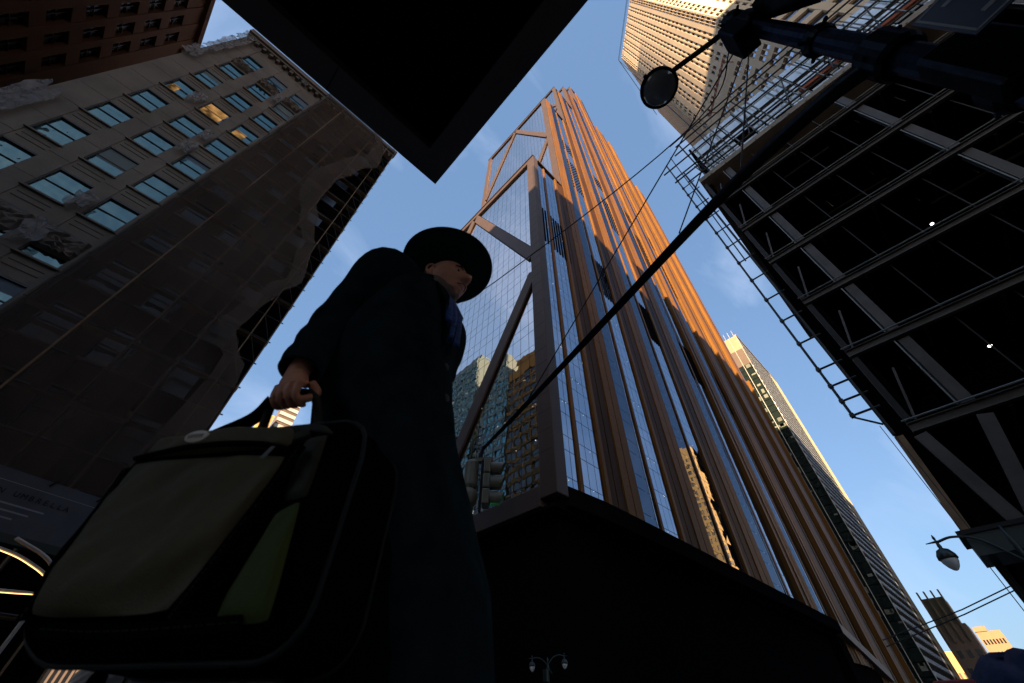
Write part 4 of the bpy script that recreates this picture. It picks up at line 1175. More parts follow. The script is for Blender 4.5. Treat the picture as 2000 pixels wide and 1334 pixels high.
# west side of the avenue: the buildings that the tower's glass mirrors
def mirror_block(nm, label, x0, x1, y0, y1, h, wallm, glassm, pitch, seed):
    O = (x1, (y0+y1)/2, 0)
    t = thing(nm, label, 'building', O)
    MB().box(x0, x1-0.8, y0, y1, 0, h-0.2).build('core', wallm, t, origin=O)
    nc = max(1, int((y1-y0)/pitch)); pw = (y1-y0)/nc
    facade(t, O, (x1, 0), (0, 1), (1, 0), [(y0+pw*k+0.25, y0+pw*(k+1)-0.25) for k in range(nc)], [(4+3.9*k, 6.6+3.9*k) for k in range(int((h-6)/3.9))],
           y0, y1, 0, h, 0.25, wallm, glassm, cap=60)
    return t, O
t, O = mirror_block('ochre_building', 'ochre stone office block mirrored in the lower glass of the bronze tower', -32, -2.5, 66.0, 86.5, 104, 'yellow_stone', 'window_dim', 2.6, 1)
MB().box(-30, -5, 68, 84, 104, 112).build('penthouse', 'yellow_stone', t, origin=O)
t, O = mirror_block('teal_tower', 'teal glass tower mirrored beside the ochre one in the bronze tower', -34, -2.5, 87.5, 99.5, 117, 'teal_panel', 'teal_glass', 1.8, 2)
mirror_block('green_block', 'dark green glass block mirrored between the two teal towers', -34, -4.5, 100, 107, 92, 'teal_panel', 'window_dim', 1.8, 3)
t, O = mirror_block('teal_slab', 'wider teal glass slab mirrored at the left of the tower glass', -36, -2.5, 107.5, 132, 128, 'teal_panel', 'teal_glass', 1.8, 4)
MB().box(-30, -6, 110, 122, 128, 134).build('penthouse', 'teal_panel', t, origin=O)

# ================================================================== STREET FURNITURE
PX, PY = 2.80, -1.98
O = (PX, PY, 0)
sp = thing('signal_pole', 'tall dark street pole at the right with lamp arm and long signal arm', 'street light', O)
MB().lathe([(0.30, 0.0), (0.30, 0.12), (0.22, 0.3), (0.17, 0.8), (0.165, 1.1)], (PX, PY, 0.004), n=16).build('base', 'pole_black', sp, smooth=False, origin=O)
MB().tube([(PX, PY, 1.0), (PX+0.03, PY+0.04, 4.5), (PX+0.06, PY+0.08, 8.35)], [0.140, 0.125, 0.108], 16).build('shaft', 'pole_navy', sp, origin=O)
for z, r_, h in ((3.35, 0.18, 0.26), (4.62, 0.20, 0.42), (5.75, 0.165, 0.18), (7.55, 0.20, 0.36), (8.1, 0.17, 0.26)):
    c = (PX+0.008*z, PY+0.0095*z, z-h/2)
    MB().lathe([(r_*0.86, 0), (r_, 0.05), (r_, h-0.05), (r_*0.86, h)], c, n=24).build('clamp', 'pole_black', sp, origin=O)
for z in (3.35, 4.62, 5.75, 7.55, 8.1):
    for a in (0.6, 2.2, 3.8):
        c = Vector((PX+0.008*z+0.17*math.cos(a), PY+0.0095*z+0.17*math.sin(a), z))
        MB().lathe([(0.022, -0.02), (0.022, 0.03), (0.012, 0.05)], c, ax=(math.cos(a), math.sin(a), 0), n=6).build('clamp_bolt', 'pole_navy', sp, origin=O)
# signal arm
arm = bez([(PX+0.02, PY+0.02, 4.62), (2.96, -1.39, 4.83), (3.31, -0.21, 5.02), (3.95, 1.92, 5.10), (4.7, 4.47, 5.17), (5.33, 6.62, 5.27)], 6)
n_ = len(arm); MB().tube(arm, [0.088-0.050*i/(n_-1) for i in range(n_)], 10).build('signal_arm', 'pole_black', sp, smooth=True, origin=O)
# lamp arm and lamp
la = bez([(PX+0.06, PY+0.1, 8.05), (2.96, -1.50, 8.50), (2.93, -1.00, 8.66), (2.85, -0.70, 8.45)], 8)
MB().tube(la, 0.046, 8).build('lamp_arm', 'pole_black', sp, smooth=True, origin=O)
lc = Vector((2.806, -0.615, 8.16))
hd = MB().lathe([(0.03, 0.34), (0.09, 0.32), (0.14, 0.24), (0.27, 0.13), (0.318, 0.03), (0.322, -0.02), (0.296, -0.035), (0.286, 0.0)], lc, n=32).build('lamp_head', 'pole_black', sp, smooth=True, origin=O)
ln = MB().lathe([(0.286, 0.0), (0.27, -0.05), (0.21, -0.10), (0.12, -0.135), (0.01, -0.145)], lc, n=32).build('lens', 'lens_grey', hd, smooth=True, origin=(0, 0, 0))
ln.location = Vector(ln.location)-(Vector(hd.location)+Vector(O))
pc = MB().lathe([(0.03, 0.0), (0.032, 0.09), (0.018, 0.11)], (lc.x-0.30, lc.y+0.07, lc.z-0.02), n=8).build('photocell', 'pole_black', sp, smooth=True, origin=O)
# control boxes and big bracket at the arm heads
MB().box(PX-0.16, PX+0.24, PY+0.13, PY+0.40, 7.15, 7.75).build('bracket', 'pole_black', sp, origin=O, bevel=0.03)
MB().prism([(PX-0.28, PY-0.3, 6.35), (PX-0.28, PY+0.05, 7.2), (PX-0.28, PY-0.42, 7.55)], (0.26, 0, 0)).build('bracket_plate', 'pole_black', sp, origin=O, fix=True)
MB().box(PX-0.34, PX-0.14, PY-0.05, PY+0.30, 3.0, 3.75).build('control_box', 'pole_black', sp, origin=O, bevel=0.03)
# plate sign above the box
sg = thing('street_sign', 'navy sign plate with white border on the near pole', 'sign', (2.42, -1.95, 3.7))
so = (2.42, -1.95, 3.7)
a0 = Vector((2.30, -2.33, 3.50)); e1 = Vector((0.12, 0.42, 0)).normalized(); e2 = Vector((0, 0, 1)); nn_ = Vector((-e1.y, e1.x, 0))
def plate(mb, u0, u1, v0, v1, off, th):
    q = [a0+e1*u0+e2*v0, a0+e1*u1+e2*v0, a0+e1*u1+e2*v1, a0+e1*u0+e2*v1]
    mb.hexa([p+nn_*off for p in q]+[p+nn_*(off+th) for p in q]); return mb
plate(MB(), 0, 0.46, 0, 0.60, 0, 0.012).build('plate', 'sign_navy', sg, origin=so, fix=True)
bd = MB()
for r4 in ((0.02, 0.44, 0.02, 0.035), (0.02, 0.44, 0.565, 0.58), (0.02, 0.035, 0.036, 0.564), (0.425, 0.44, 0.036, 0.564)): plate(bd, *r4, 0.0125, 0.003)
bd.build('border', 'sign_white', sg, origin=so, fix=True)
lt = MB()
for r4 in ((0.20, 0.26, 0.16, 0.44), (0.13, 0.33, 0.45, 0.49), (0.13, 0.33, 0.11, 0.15)): plate(lt, *r4, 0.0125, 0.003)
lt.build('letter', 'sign_white', sg, origin=so, fix=True)
# guy wires and span cable
cl = Vector((PX+0.10, PY+0.16, 7.55))
MB().tube([cl, (4.7, 4.47, 5.26)], 0.012, 6).build('guy_wire', 'wire', sp, origin=O)
MB().tube([cl+Vector((0.02, -0.05, -0.1)), (3.45, 0.35, 5.14)], 0.010, 6).build('guy_wire', 'wire', sp, origin=O)
MB().tube([cl+Vector((0.05, 0.0, -0.12)), (3.16, -0.62, 5.08)], 0.010, 6).build('guy_wire', 'wire', sp, origin=O)
MB().tube(bez([cl+Vector((0.0, 0.1, 0.2)), (3.45, -0.75, 7.52), (3.20, 2.89, 7.27), (3.40, 6.12, 8.65), (3.2, 11.0, 11.6), (2.6, 25.9, 21.0)], 8), 0.011, 6).build('span_cable', 'wire', sp, origin=O)

# traffic signal hanging from the arm end
E0 = Vector((5.33, 6.62, 5.27))
ts = thing('traffic_signal', 'olive traffic signal with three visors and a lit green light', 'traffic light', E0)
def L2(r_, f_, z): return Rh*r_ + Fh*f_ + Vector((0, 0, z)) + E0
def lobj(mb, name, m_, parent, **k): return mb.build(name, m_, parent, origin=E0, **k)
lobj(MB().tube([L2(0, 0, 0.04), L2(-0.05, 0, -0.15), L2(-0.05, 0, -0.36)], 0.045, 8), 'hanger', 'pole_black', ts)
lobj(MB().box(*[0, 0, 0, 0, 0, 0]) if False else MB().bar(L2(-0.24, 0, -0.34), L2(0.24, 0, -0.30), 0.09, 0.09), 'cross_bracket', 'signal_olive', ts)
# head facing right
hx = 0.06
def rbox(mb, r0, r1, f0, f1, z0, z1):
    p = [(r0, f0), (r1, f0), (r1, f1), (r0, f1)]
    return mb.hexa([L2(a, b_, z0) for a, b_ in p]+[L2(a, b_, z1) for a, b_ in p])
for k in range(3):
    z1 = -0.36-0.36*k
    lobj(rbox(MB(), hx-0.02, hx+0.14, -0.17, 0.17, z1-0.345, z1), 'signal_section', 'signal_olive', ts, bevel=0.03, fix=True)
    vz = z1-0.17; vs = MB(); ring = []
    for q, rr in ((0.0, 0.145), (0.34, 0.145)):
        ring.append([L2(hx+0.14+q*(1-0.35*(0.5-0.5*math.sin(a))), rr*math.cos(a), vz+rr*math.sin(a)) for a in [R(-60)+i*R(300)/20 for i in range(21)]])
    inner = [[p+(L2(hx+0.14, 0, vz)-p)*0.03 for p in r_] for r_ in ring]
    vs.rings(ring, closed=False, caps=False); vs.rings(inner[::-1], closed=False, caps=False)
    lobj(vs, 'visor', 'signal_olive', ts, smooth=True)
    lobj(MB().lathe([(0.13, 0.0), (0.11, 0.03), (0.01, 0.05)], L2(hx+0.14, 0, vz), ax=Rh, n=20), 'signal_lens', 'signal_black', ts, smooth=True)
gz = -0.36-0.72-0.17
gm = MB()
for a, b_ in ((0, 0), (0.035, 0.02), (-0.03, 0.03), (0.02, -0.035), (-0.035, -0.02), (0.05, -0.01), (-0.005, 0.05)):
    gm.lathe([(0.016, 0), (0.014, 0.012), (0.002, 0.016)], L2(hx+0.20, a, gz+b_), ax=Rh-Fh, n=8)
lobj(gm, 'green_light', 'green_light', ts)
# second head turned away, with its round lower housing
prof = []
hb_ = MB(); 
for z in (-0.34, -0.40, -0.95, -1.02):
    rr = 0.13 if z in (-0.34, -1.02) else 0.165
    prof.append((rr, z))
lobj(MB().lathe(prof, L2(-0.25, 0.05, 0), n=20), 'back_housing', 'signal_olive', ts, smooth=False)
lobj(MB().lathe([(0.10, -1.0), (0.19, -1.08), (0.215, -1.20), (0.19, -1.34), (0.12, -1.42), (0.02, -1.44)], L2(-0.27, 0.05, 0), n=20), 'bell_housing', 'signal_olive', ts, smooth=True)
lobj(rbox(MB(), -0.02, 0.03, -0.10, 0.06, -1.55, -0.36), 'back_plate', 'steel_dark', ts, fix=True)

# teardrop street lamps
def teardrop(parent, O, c, dirv, s=1.0):
    """hanging lamp at c on an arm curving in from a pole on the side of dirv"""
    c = Vector(c); dv = Vector(dirv).normalized()
    p = bez([c+dv*1.9*s+Vector((0, 0, -0.55*s)), c+dv*1.2*s+Vector((0, 0, 0.35*s)), c+dv*0.55*s+Vector((0, 0, 0.62*s)), c+Vector((0, 0, 0.55*s))], 6)
    MB().tube(p, 0.045*s, 8).build('lamp_arm', 'lamp_green', parent, smooth=True, origin=O)
    MB().tube([c-dv*0.34*s+Vector((0, 0, 0.56*s)), c+dv*0.05*s+Vector((0, 0, 0.57*s))], [0.015*s, 0.05*s], 8).build('arm_finial', 'lamp_green', parent, origin=O)
    MB().lathe([(0.03, 0.62*s), (0.05*s, 0.7*s), (0.015*s, 0.82*s)], c, n=10).build('arm_cap', 'lamp_green', parent, smooth=True, origin=O)
    h = MB().lathe([(0.045*s, 0.55*s), (0.07*s, 0.40*s), (0.06*s, 0.33*s), (0.20*s, 0.26*s), (0.29*s, 0.10*s), (0.31*s, -0.04*s), (0.28*s, -0.07*s), (0.27*s, -0.05*s)], c, n=20).build('lamp_head', 'lamp_green', parent, smooth=True, origin=O)
    g = MB().lathe([(0.265*s, -0.05*s), (0.25*s, -0.16*s), (0.17*s, -0.32*s), (0.08*s, -0.42*s), (0.01*s, -0.45*s)], c, n=20).build('globe', 'lens_white', h, smooth=True)
    g.location = Vector(g.location)-(Vector(h.location)+Vector(O))
O = (22.1, -1.62, 0)
l1 = thing('street_lamp', 'dark green teardrop street lamp hanging against the sky at the far right', 'street lamp', O, group='teardrop street lamps')
MB().lathe([(0.22, 0), (0.22, 0.5), (0.12, 0.8), (0.085, 2.5), (0.07, 5.4), (0.03, 5.9)], (22.1, -1.62, 0.004), n=12).build('post', 'lamp_green', l1, smooth=True, origin=O)
teardrop(l1, O, (22.05, 0.22, 5.25), (0.02, -1, 0), 0.95)
O = (29.9, 27.0, 0)
l2 = thing('street_lamp', 'twin armed dark green street lamp low at the bottom centre under the tower', 'street lamp', O, group='teardrop street lamps')
MB().lathe([(0.24, 0), (0.24, 0.5), (0.13, 0.8), (0.09, 2.5), (0.08, 4.6), (0.11, 4.7), (0.10, 4.9), (0.04, 5.2), (0.07, 5.35), (0.02, 5.5)], (29.9, 27.0, 0.004), n=12).build('post', 'lamp_green', l2, smooth=True, origin=O)
MB().box(29.5, 29.7, 26.8, 27.2, 4.0, 4.7).build('post_box', 'lamp_green', l2, origin=O, bevel=0.03)
dd_ = Vector((0.70, -0.71, 0))
teardrop(l2, O, Vector((29.9, 27.0, 5.15))+dd_*1.35, -dd_, 0.82)
teardrop(l2, O, Vector((29.9, 27.0, 4.95))-dd_*1.25, dd_, 0.82)

# overhead cables across the street at the far right
for i in range(2):
    o = MB().tube([(58, 9.0, 7.6+i*0.5), (60, 2.14, 9.55+i*0.35), (60, -3.0, 11.0+i*0.35)], 0.05, 5).build('overhead_cable', 'wire')
    tag(o, 'black cable strung across the street low at the right, the %s of two' % ('lower' if i == 0 else 'upper'), 'cable', 'cables across the street')

# pavement shed banner, its lit arches and white strut
O = (-4.0, 21.6, 0)
sh = thing('pavement_shed', 'pavement shed with pale lettered banner and glowing arches at the left edge', 'shed', O)
bd_ = Vector((math.cos(R(13)), math.sin(R(13)), 0)); bn_ = Vector((bd_.y, -bd_.x, 0)); b0_ = Vector((-1.95, 21.75, 0))
def bp(u, z, o=0.0): p = b0_+bd_*u+bn_*o; return Vector((p.x, p.y, z))
def panel(u0, u1, z0, z1, o0, o1): return MB().hexa([bp(u0, z0, o0), bp(u1, z0, o0), bp(u1, z0, o1), bp(u0, z0, o1), bp(u0, z1, o0), bp(u1, z1, o0), bp(u1, z1, o1), bp(u0, z1, o1)])
panel(-9.0, 3.2, 4.98, 6.78, -0.06, 0.0).build('banner', 'banner', sh, origin=O, fix=True)
panel(-9.0, 3.2, 4.72, 4.975, -0.35, 0.02).build('shed_beam', 'lamp_green', sh, origin=O, fix=True)
panel(-9.0, 3.2, 6.40, 6.42, 0.0, 0.006).build('rule_line', 'banner_grey', sh, origin=O, fix=True)
def text_obj(body, size, u, z, material, parent, pitch):
    """raised letters, each a piece of its own, set from the right-hand end"""
    rot = Matrix((bd_, Vector((0, 0, 1)), bn_)).transposed().to_4x4()
    for k, ch in enumerate(reversed(body)):
        if ch == ' ': continue
        cu = bpy.data.curves.new('glyph', 'FONT'); cu.body = ch; cu.size = size; cu.extrude = 0.004; cu.align_x = 'CENTER'
        t = bpy.data.objects.new('glyph', cu); COL.objects.link(t)
        bpy.context.view_layer.update()
        me = bpy.data.meshes.new_from_object(t.evaluated_get(bpy.context.evaluated_depsgraph_get()))
        me.transform(rot); me.materials.clear(); me.materials.append(MATS[material])
        o = bpy.data.objects.new('letter', me); COL.objects.link(o); o.parent = parent
        o.location = bp(u-pitch*k, z, 0.008)-Vector(O)
        bpy.data.objects.remove(t)
text_obj('URBAN UMBRELLA', 0.235, 0.10, 6.02, 'banner_ink', sh, 0.205)
for k in range(3): panel(-4.0, -0.35-0.3*k, 5.75-0.2*k, 5.80-0.2*k, 0.0, 0.006).build('small_print', 'banner_grey', sh, origin=O, fix=True)
for u in (-0.75, 0.75): MB().bar(bp(u-0.04, 6.62, 0.03), bp(u+0.08, 6.86, 0.03), 0.07, 0.05).build('cable_tie', 'joint_dark', sh, origin=O)
for pts, r_ in (([(-4.6, 20.5, 4.55), (-2.41, 20.5, 4.28), (-1.51, 20.5, 4.04), (-0.84, 20.5, 3.71), (-0.2, 20.5, 3.15)], 0.014),
                ([(-4.6, 20.5, 3.05), (-1.69, 20.5, 3.28), (-1.24, 20.5, 3.32), (-0.83, 20.5, 3.36), (-0.2, 20.5, 3.36)], 0.012)):
    MB().tube(bez(pts, 8), r_, 6).build('light_strip', 'led_warm', sh, smooth=True, origin=O)
for pts in ([(-4.6, 20.56, 4.60), (-2.41, 20.56, 4.34), (-1.51, 20.56, 4.10), (-0.84, 20.56, 3.77), (-0.2, 20.56, 3.2)], [(-4.6, 20.56, 3.12), (-1.69, 20.56, 3.34), (-0.2, 20.56, 3.42)]):
    MB().tube(bez(pts, 6), 0.05, 6).build('arch_rib', 'white_paint', sh, smooth=True, origin=O)
MB().tube(bez([(-2.3, 20.45, 4.66), (-1.37, 20.45, 4.34), (-0.95, 20.45, 4.0), (-0.78, 20.45, 3.4), (-0.75, 20.45, 0.0)], 8), 0.055, 8).build('white_strut', 'white_paint', sh, smooth=True, origin=O)
for x in (-6.2, -9.8): MB().tube([(x, 20.9, 0), (x, 20.9, 4.7)], 0.06, 8).build('post', 'white_paint', sh, origin=O)

# tarpaulin-covered barrow at the bottom right corner
O = (8.1, 0.2, 0)
tp = thing('tarp_cart', 'barrow under a dark blue tarpaulin with red cloth at the bottom right corner', 'cart', O)
rg = []
for i in range(9):
    t = i/8; z = 0.35+0.66*math.sin(t*math.pi/2); k = math.cos(t*math.pi/2)**0.6
    rg.append([(8.1+(0.55*k+0.02)*math.cos(a)+0.05*math.sin(5*a+i), 0.1+(0.62*k+0.02)*math.sin(a)+0.05*math.sin(3*a+i*0.7), z+0.05*math.sin(4*a+i)) for a in [2*math.pi*j/28 for j in range(28)]])
MB().rings(rg).build('tarpaulin', 'tarp_blue', tp, smooth=True, origin=O)
MB().box(7.6, 8.6, -0.45, 0.65, 0.28, 0.36).build('tray', 'steel_dark', tp, origin=O)
for dx in (-0.4, 0.4):
    MB().lathe([(0.14, -0.03), (0.14, 0.03)], (8.1+dx, 0.75, 0.145), ax=(0, 1, 0), n=16).build('wheel', 'signal_black', tp, origin=O)
    MB().lathe([(0.14, -0.03), (0.14, 0.03)], (8.1+dx, -0.5, 0.145), ax=(0, 1, 0), n=16).build('wheel', 'signal_black', tp, origin=O)
MB().box(7.62, 7.72, 0.55, 0.95, 0.45, 0.80).build('red_cloth', 'red_cloth', tp, origin=O, bevel=0.04)

# ================================================================== PASSER-BY WITH A BAG
# Both are laid out in a walking frame: x to the viewer's right, y away from the viewer.
YAW = CAM_HEAD - math.pi/2
M0 = Vector((-0.345, 1.01, 0))
pw_ = Rh*M0.x + Fh*M0.y
man = thing('person', 'person in black overcoat and wide brimmed hat striding past, holding a bag', 'person', (pw_.x, pw_.y, 0), YAW)
BF = Vector((0.90, -0.43, 0)).normalized(); BL = Vector((-BF.y, BF.x, 0))      # body forward and left
HF = Vector((0.905, -0.425, 0)).normalized(); HL = Vector((-HF.y, HF.x, 0))     # head forward and left
HS = 1.13
HC = Vector((-0.312, 1.030, 1.600))

def gauss(x, s): return math.exp(-(x/s)**2)
def smooth(a, b_, x):
    t = max(0.0, min(1.0, (x-a)/(b_-a))); return t*t*(3-2*t)
def head_point(th, ph, grow=0.0):
    ax, ay, az = 0.098+grow, 0.076+grow, 0.125+grow
    x = ax*math.sin(th)*math.cos(ph); y = ay*math.sin(th)*math.sin(ph); z = az*math.cos(th)
    # skull fuller behind, jaw narrowing below
    if x < 0: x *= 1.06
    lo = smooth(0.01, -0.10, z)
    y *= 1-0.22*lo
    if x > 0: x *= 1-0.02*lo
    else: x *= 1-0.35*smooth(-0.03, -0.11, z)
    fr = smooth(0.15, 0.6, math.sin(th)*math.cos(ph))
    if grow == 0:
        d = 0.0
        # nose: bridge to tip, cut under sharply
        prof = smooth(0.030, -0.022, z)*smooth(-0.046, -0.034, z)
        d += 0.034*gauss(y, 0.0125+0.006*smooth(0.0, -0.03, z))*prof
        d += 0.008*gauss(y-0.015, 0.008)*gauss(z+0.030, 0.009) + 0.008*gauss(y+0.015, 0.008)*gauss(z+0.030, 0.009)
        d += 0.008*gauss(z-0.032, 0.011)*gauss(abs(y)-0.028, 0.024)                     # brow
        d -= 0.015*gauss(z-0.010, 0.014)*gauss(abs(y)-0.032, 0.017)                     # eye sockets
        d += 0.005*gauss(z-0.009, 0.007)*gauss(abs(y)-0.032, 0.012)                     # lids
        d += 0.006*gauss(z+0.012, 0.018)*gauss(abs(y)-0.050, 0.018)                     # cheekbone
        d += 0.007*gauss(z+0.058, 0.006)*gauss(y, 0.022) + 0.007*gauss(z+0.072, 0.007)*gauss(y, 0.019)   # lips
        d -= 0.006*gauss(z+0.0645, 0.0028)*gauss(y, 0.026)
        d -= 0.004*gauss(z+0.084, 0.008)*gauss(y, 0.02)
        d += 0.013*gauss(z+0.103, 0.014)*gauss(y, 0.022)                                # chin
        d -= 0.004*gauss(abs(y)-0.030-0.25*(-0.03-z), 0.006)*smooth(-0.02, -0.04, z)*smooth(-0.075, -0.06, z)   # cheek fold
        x += d*fr
        y += 0.006*math.copysign(1, y)*gauss(z+0.075, 0.02)*gauss(x-0.0, 0.04)*(1-fr)     # jaw corner
    return x, y, z
def HP(x, y, z): return HC + HF*x*HS + HL*y*HS + Vector((0, 0, z*HS))

body = MB()
# head
NT, NP = 70, 80
rg = []
for i in range(NT+1):
    th = 0.001+(math.pi-0.002)*i/NT
    rg.append([HP(*head_point(th, 2*math.pi*j/NP)) for j in range(NP)])
body.rings(rg)
# ears
for sgn in (1, -1):
    e = [(-0.006, 0.074, -0.028), (-0.012, 0.082, -0.022), (-0.020, 0.088, -0.004), (-0.022, 0.091, 0.014), (-0.013, 0.090, 0.027), (0.0, 0.084, 0.029), (0.008, 0.077, 0.018)]
    body.tube([HP(a, b_*sgn, c) for a, b_, c in bez(e, 4)], 0.0052, 7)
    body.tube([HP(-0.004, 0.070*sgn, -0.030), HP(-0.006, 0.078*sgn, -0.024), HP(-0.008, 0.080*sgn, -0.018)], [0.004, 0.008, 0.005], 8)
    body.tube([HP(-0.004, 0.072*sgn, -0.018), HP(-0.012, 0.080*sgn, 0.0), HP(-0.010, 0.080*sgn, 0.018)], [0.006, 0.007, 0.005], 8)
# neck, torso, limbs
NK = Vector((-0.350, 1.015, 0))
def P3(v, z): return Vector((v.x, v.y, z))
body.tube([P3(NK-BF*0.015, 1.36), P3(NK, 1.45), HC+HF*-0.02+Vector((0, 0, -0.05)), HC+HF*-0.015], [0.085, 0.060, 0.060, 0.055], 20)
def ell(c, z, hw, hd, n=28, ex=2.4, fw_=BF, lf=BL):
    o = []
    for j in range(n):
        a = 2*math.pi*j/n; ca, sa = math.cos(a), math.sin(a)
        o.append(P3(c + fw_*(hd*math.copysign(abs(ca)**(2/ex), ca)) + lf*(hw*math.copysign(abs(sa)**(2/ex), sa)), z))
    return o
CT = Vector((-0.362, 1.0, 0))
body.rings([ell(CT, z, a, b_) for z, a, b_ in ((0.86, 0.14, 0.10), (0.95, 0.165, 0.115), (1.08, 0.145, 0.10), (1.25, 0.17, 0.11), (1.38, 0.17, 0.095), (1.44, 0.10, 0.07))])
SHR = Vector((-0.475, 0.825, 1.395)); ELR = Vector((-0.605, 0.885, 1.14)); WRR = Vector((-0.612, 0.848, 0.905))
SHL = Vector((-0.285, 1.165, 1.395)); ELL_ = Vector((-0.33, 1.24, 1.12)); WRL = Vector((-0.29, 1.19, 0.92))
def limb(pts, rad, n=14): body.tube(bez(pts, 5), [rad[0]+(rad[-1]-rad[0])*i/(5*(len(pts)-1)) if len(rad) == 2 else 0.05 for i in range(5*(len(pts)-1)+1)], n)
limb([CT+BL*-0.12+Vector((0, 0, 1.38)), SHR, ELR, WRR], (0.062, 0.030))
limb([CT+BL*0.12+Vector((0, 0, 1.38)), SHL, ELL_, WRL], (0.062, 0.030))
LC = Vector((-0.350, 1.075, 0))
HPR = LC+BL*-0.075+Vector((0, 0, 0.86)); HPL = LC+BL*0.085+Vector((0, 0, 0.86))
KNR = HPR+BF*0.10+Vector((0, 0, -0.38)); FTR = HPR+BF*0.17+Vector((0, 0, -0.79))
KNL = HPL+BF*0.04+Vector((0, 0, -0.39)); FTL = HPL+BF*-0.14+Vector((0, 0, -0.77))
limb([HPR, KNR, FTR], (0.075, 0.042)); limb([HPL, KNL, FTL], (0.075, 0.042))
body.rings([ell(LC, z, a, b_) for z, a, b_ in ((0.78, 0.13, 0.10), (0.86, 0.15, 0.115), (0.95, 0.15, 0.11), (1.02, 0.12, 0.09))])
# right hand closed round the bag handle: palm above, four fingers curled under, thumb closing the loop
HB = Vector((-0.572, 0.826, 0.800))            # centre of the grip
GA = Vector((0.975, -0.22, 0)).normalized()    # along the handle
GB = Vector((-0.22, -0.975, 0)).normalized()   # outwards, to the viewer
GZ = Vector((0, 0, 1))
def G(a, b_, z): return HB + GA*a + GB*b_ + GZ*z
pr = []
for t, hw, hd, off in ((0, 0.030, 0.024, 0.0), (0.25, 0.036, 0.024, 0.004), (0.5, 0.042, 0.023, 0.008), (0.75, 0.044, 0.020, 0.014), (1.0, 0.042, 0.015, 0.020)):
    c = (WRR+Vector((0, 0, -0.005))).lerp(G(0.0, 0.018, 0.022), t)+GB*off*0.3
    pr.append([c+GA*(hw*math.cos(2*math.pi*j/16))+(GB*0.8+GZ*0.35)*(hd*math.sin(2*math.pi*j/16)) for j in range(16)])
body.rings(pr)
body.tube([WRR+Vector((0, 0, 0.03)), WRR+Vector((0.0, 0, -0.03))], 0.030, 14)
for k, (a, ln_) in enumerate(((0.034, 0.95), (0.0115, 1.0), (-0.011, 0.96), (-0.032, 0.82))):
    pts = [G(a*0.95, 0.020, 0.024), G(a, 0.036*ln_, 0.006), G(a*1.02, 0.032*ln_, -0.022), G(a*1.0, 0.006, -0.033), G(a*0.96, -0.012, -0.022)]
    body.tube(bez(pts, 4), [0.0108-0.0035*i/16 for i in range(17)], 10)
    body.lathe([(0.004, -0.004), (0.0100, 0.0), (0.0095, 0.006), (0.003, 0.011)], G(a, 0.036*ln_, 0.010), ax=GB, n=10)
body.tube(bez([G(0.034, 0.0, 0.040), G(0.056, -0.010, 0.012), G(0.050, 0.004, -0.016), G(0.030, 0.022, -0.030)], 5), [0.0135-0.004*i/15 for i in range(16)], 10)
# left hand, relaxed
LHc = WRL+Vector((0.03, -0.02, -0.07))
body.tube([WRL, LHc, LHc+Vector((0.01, -0.01, -0.03))], [0.026, 0.034, 0.030], 12)
for k in range(4):
    b0 = LHc+BL*(-0.027+0.018*k)+Vector((0, 0, -0.03)); body.tube(bez([b0, b0+BF*0.012+Vector((0, 0, -0.035)), b0+BF*0.004+Vector((0, 0, -0.068+0.006*abs(k-1.5)))], 3), 0.0085, 8)
body.tube(bez([LHc+BF*0.02, LHc+BF*0.045+Vector((0, 0, -0.02)), LHc+BF*0.042+Vector((0, 0, -0.055))], 3), 0.0095, 8)
me, c = body.data('body_source', center=False)
tmp = bpy.data.objects.new('body_source', me); COL.objects.link(tmp)
rm = tmp.modifiers.new('remesh', 'REMESH'); rm.mode = 'VOXEL'; rm.voxel_size = 0.0036; rm.use_smooth_shade = True
sm_ = tmp.modifiers.new('smooth', 'SMOOTH'); sm_.factor = 0.4; sm_.iterations = 2
bpy.context.view_layer.update()
dg = bpy.context.evaluated_depsgraph_get()
bme = bpy.data.meshes.new_from_object(tmp.evaluated_get(dg)); bpy.data.objects.remove(tmp)
bme.transform(Matrix.Translation(-M0)); bme.name = 'body'
bme.materials.clear(); bme.materials.append(MATS['skin'])
for p in bme.polygons: p.use_smooth = True
bo = bpy.data.objects.new('body', bme); COL.objects.link(bo); bo.parent = man
# eyes, brows, lips
for s in (1, -1):
    MB().lathe([(0.001, 0.0115), (0.006, 0.0098), (0.0105, 0.004), (0.0115, 0), (0.0105, -0.004), (0.001, -0.0115)], HP(0.076, 0.031*s, 0.008), ax=HF, n=14).build('eye', 'eye_white', man, smooth=True, origin=M0)
    MB().lathe([(0.001, 0.0022), (0.0050, 0.0012), (0.0055, -0.002)], HP(0.0865, 0.031*s, 0.007), ax=HF, n=12).build('iris', 'eye_dark', man, smooth=True, origin=M0)
    MB().tube([HP(0.096, 0.014*s, 0.024), HP(0.094, 0.030*s, 0.029), HP(0.080, 0.048*s, 0.025)], [0.003, 0.0042, 0.002], 6).build('eyebrow', 'hair_grey', man, smooth=True, origin=M0)
MB().tube(bez([HP(0.086, 0.024, -0.066), HP(0.103, 0.008, -0.0635), HP(0.103, -0.008, -0.0635), HP(0.086, -0.024, -0.066)], 5), 0.0030, 6).build('mouth', 'lips', man, smooth=True, origin=M0)
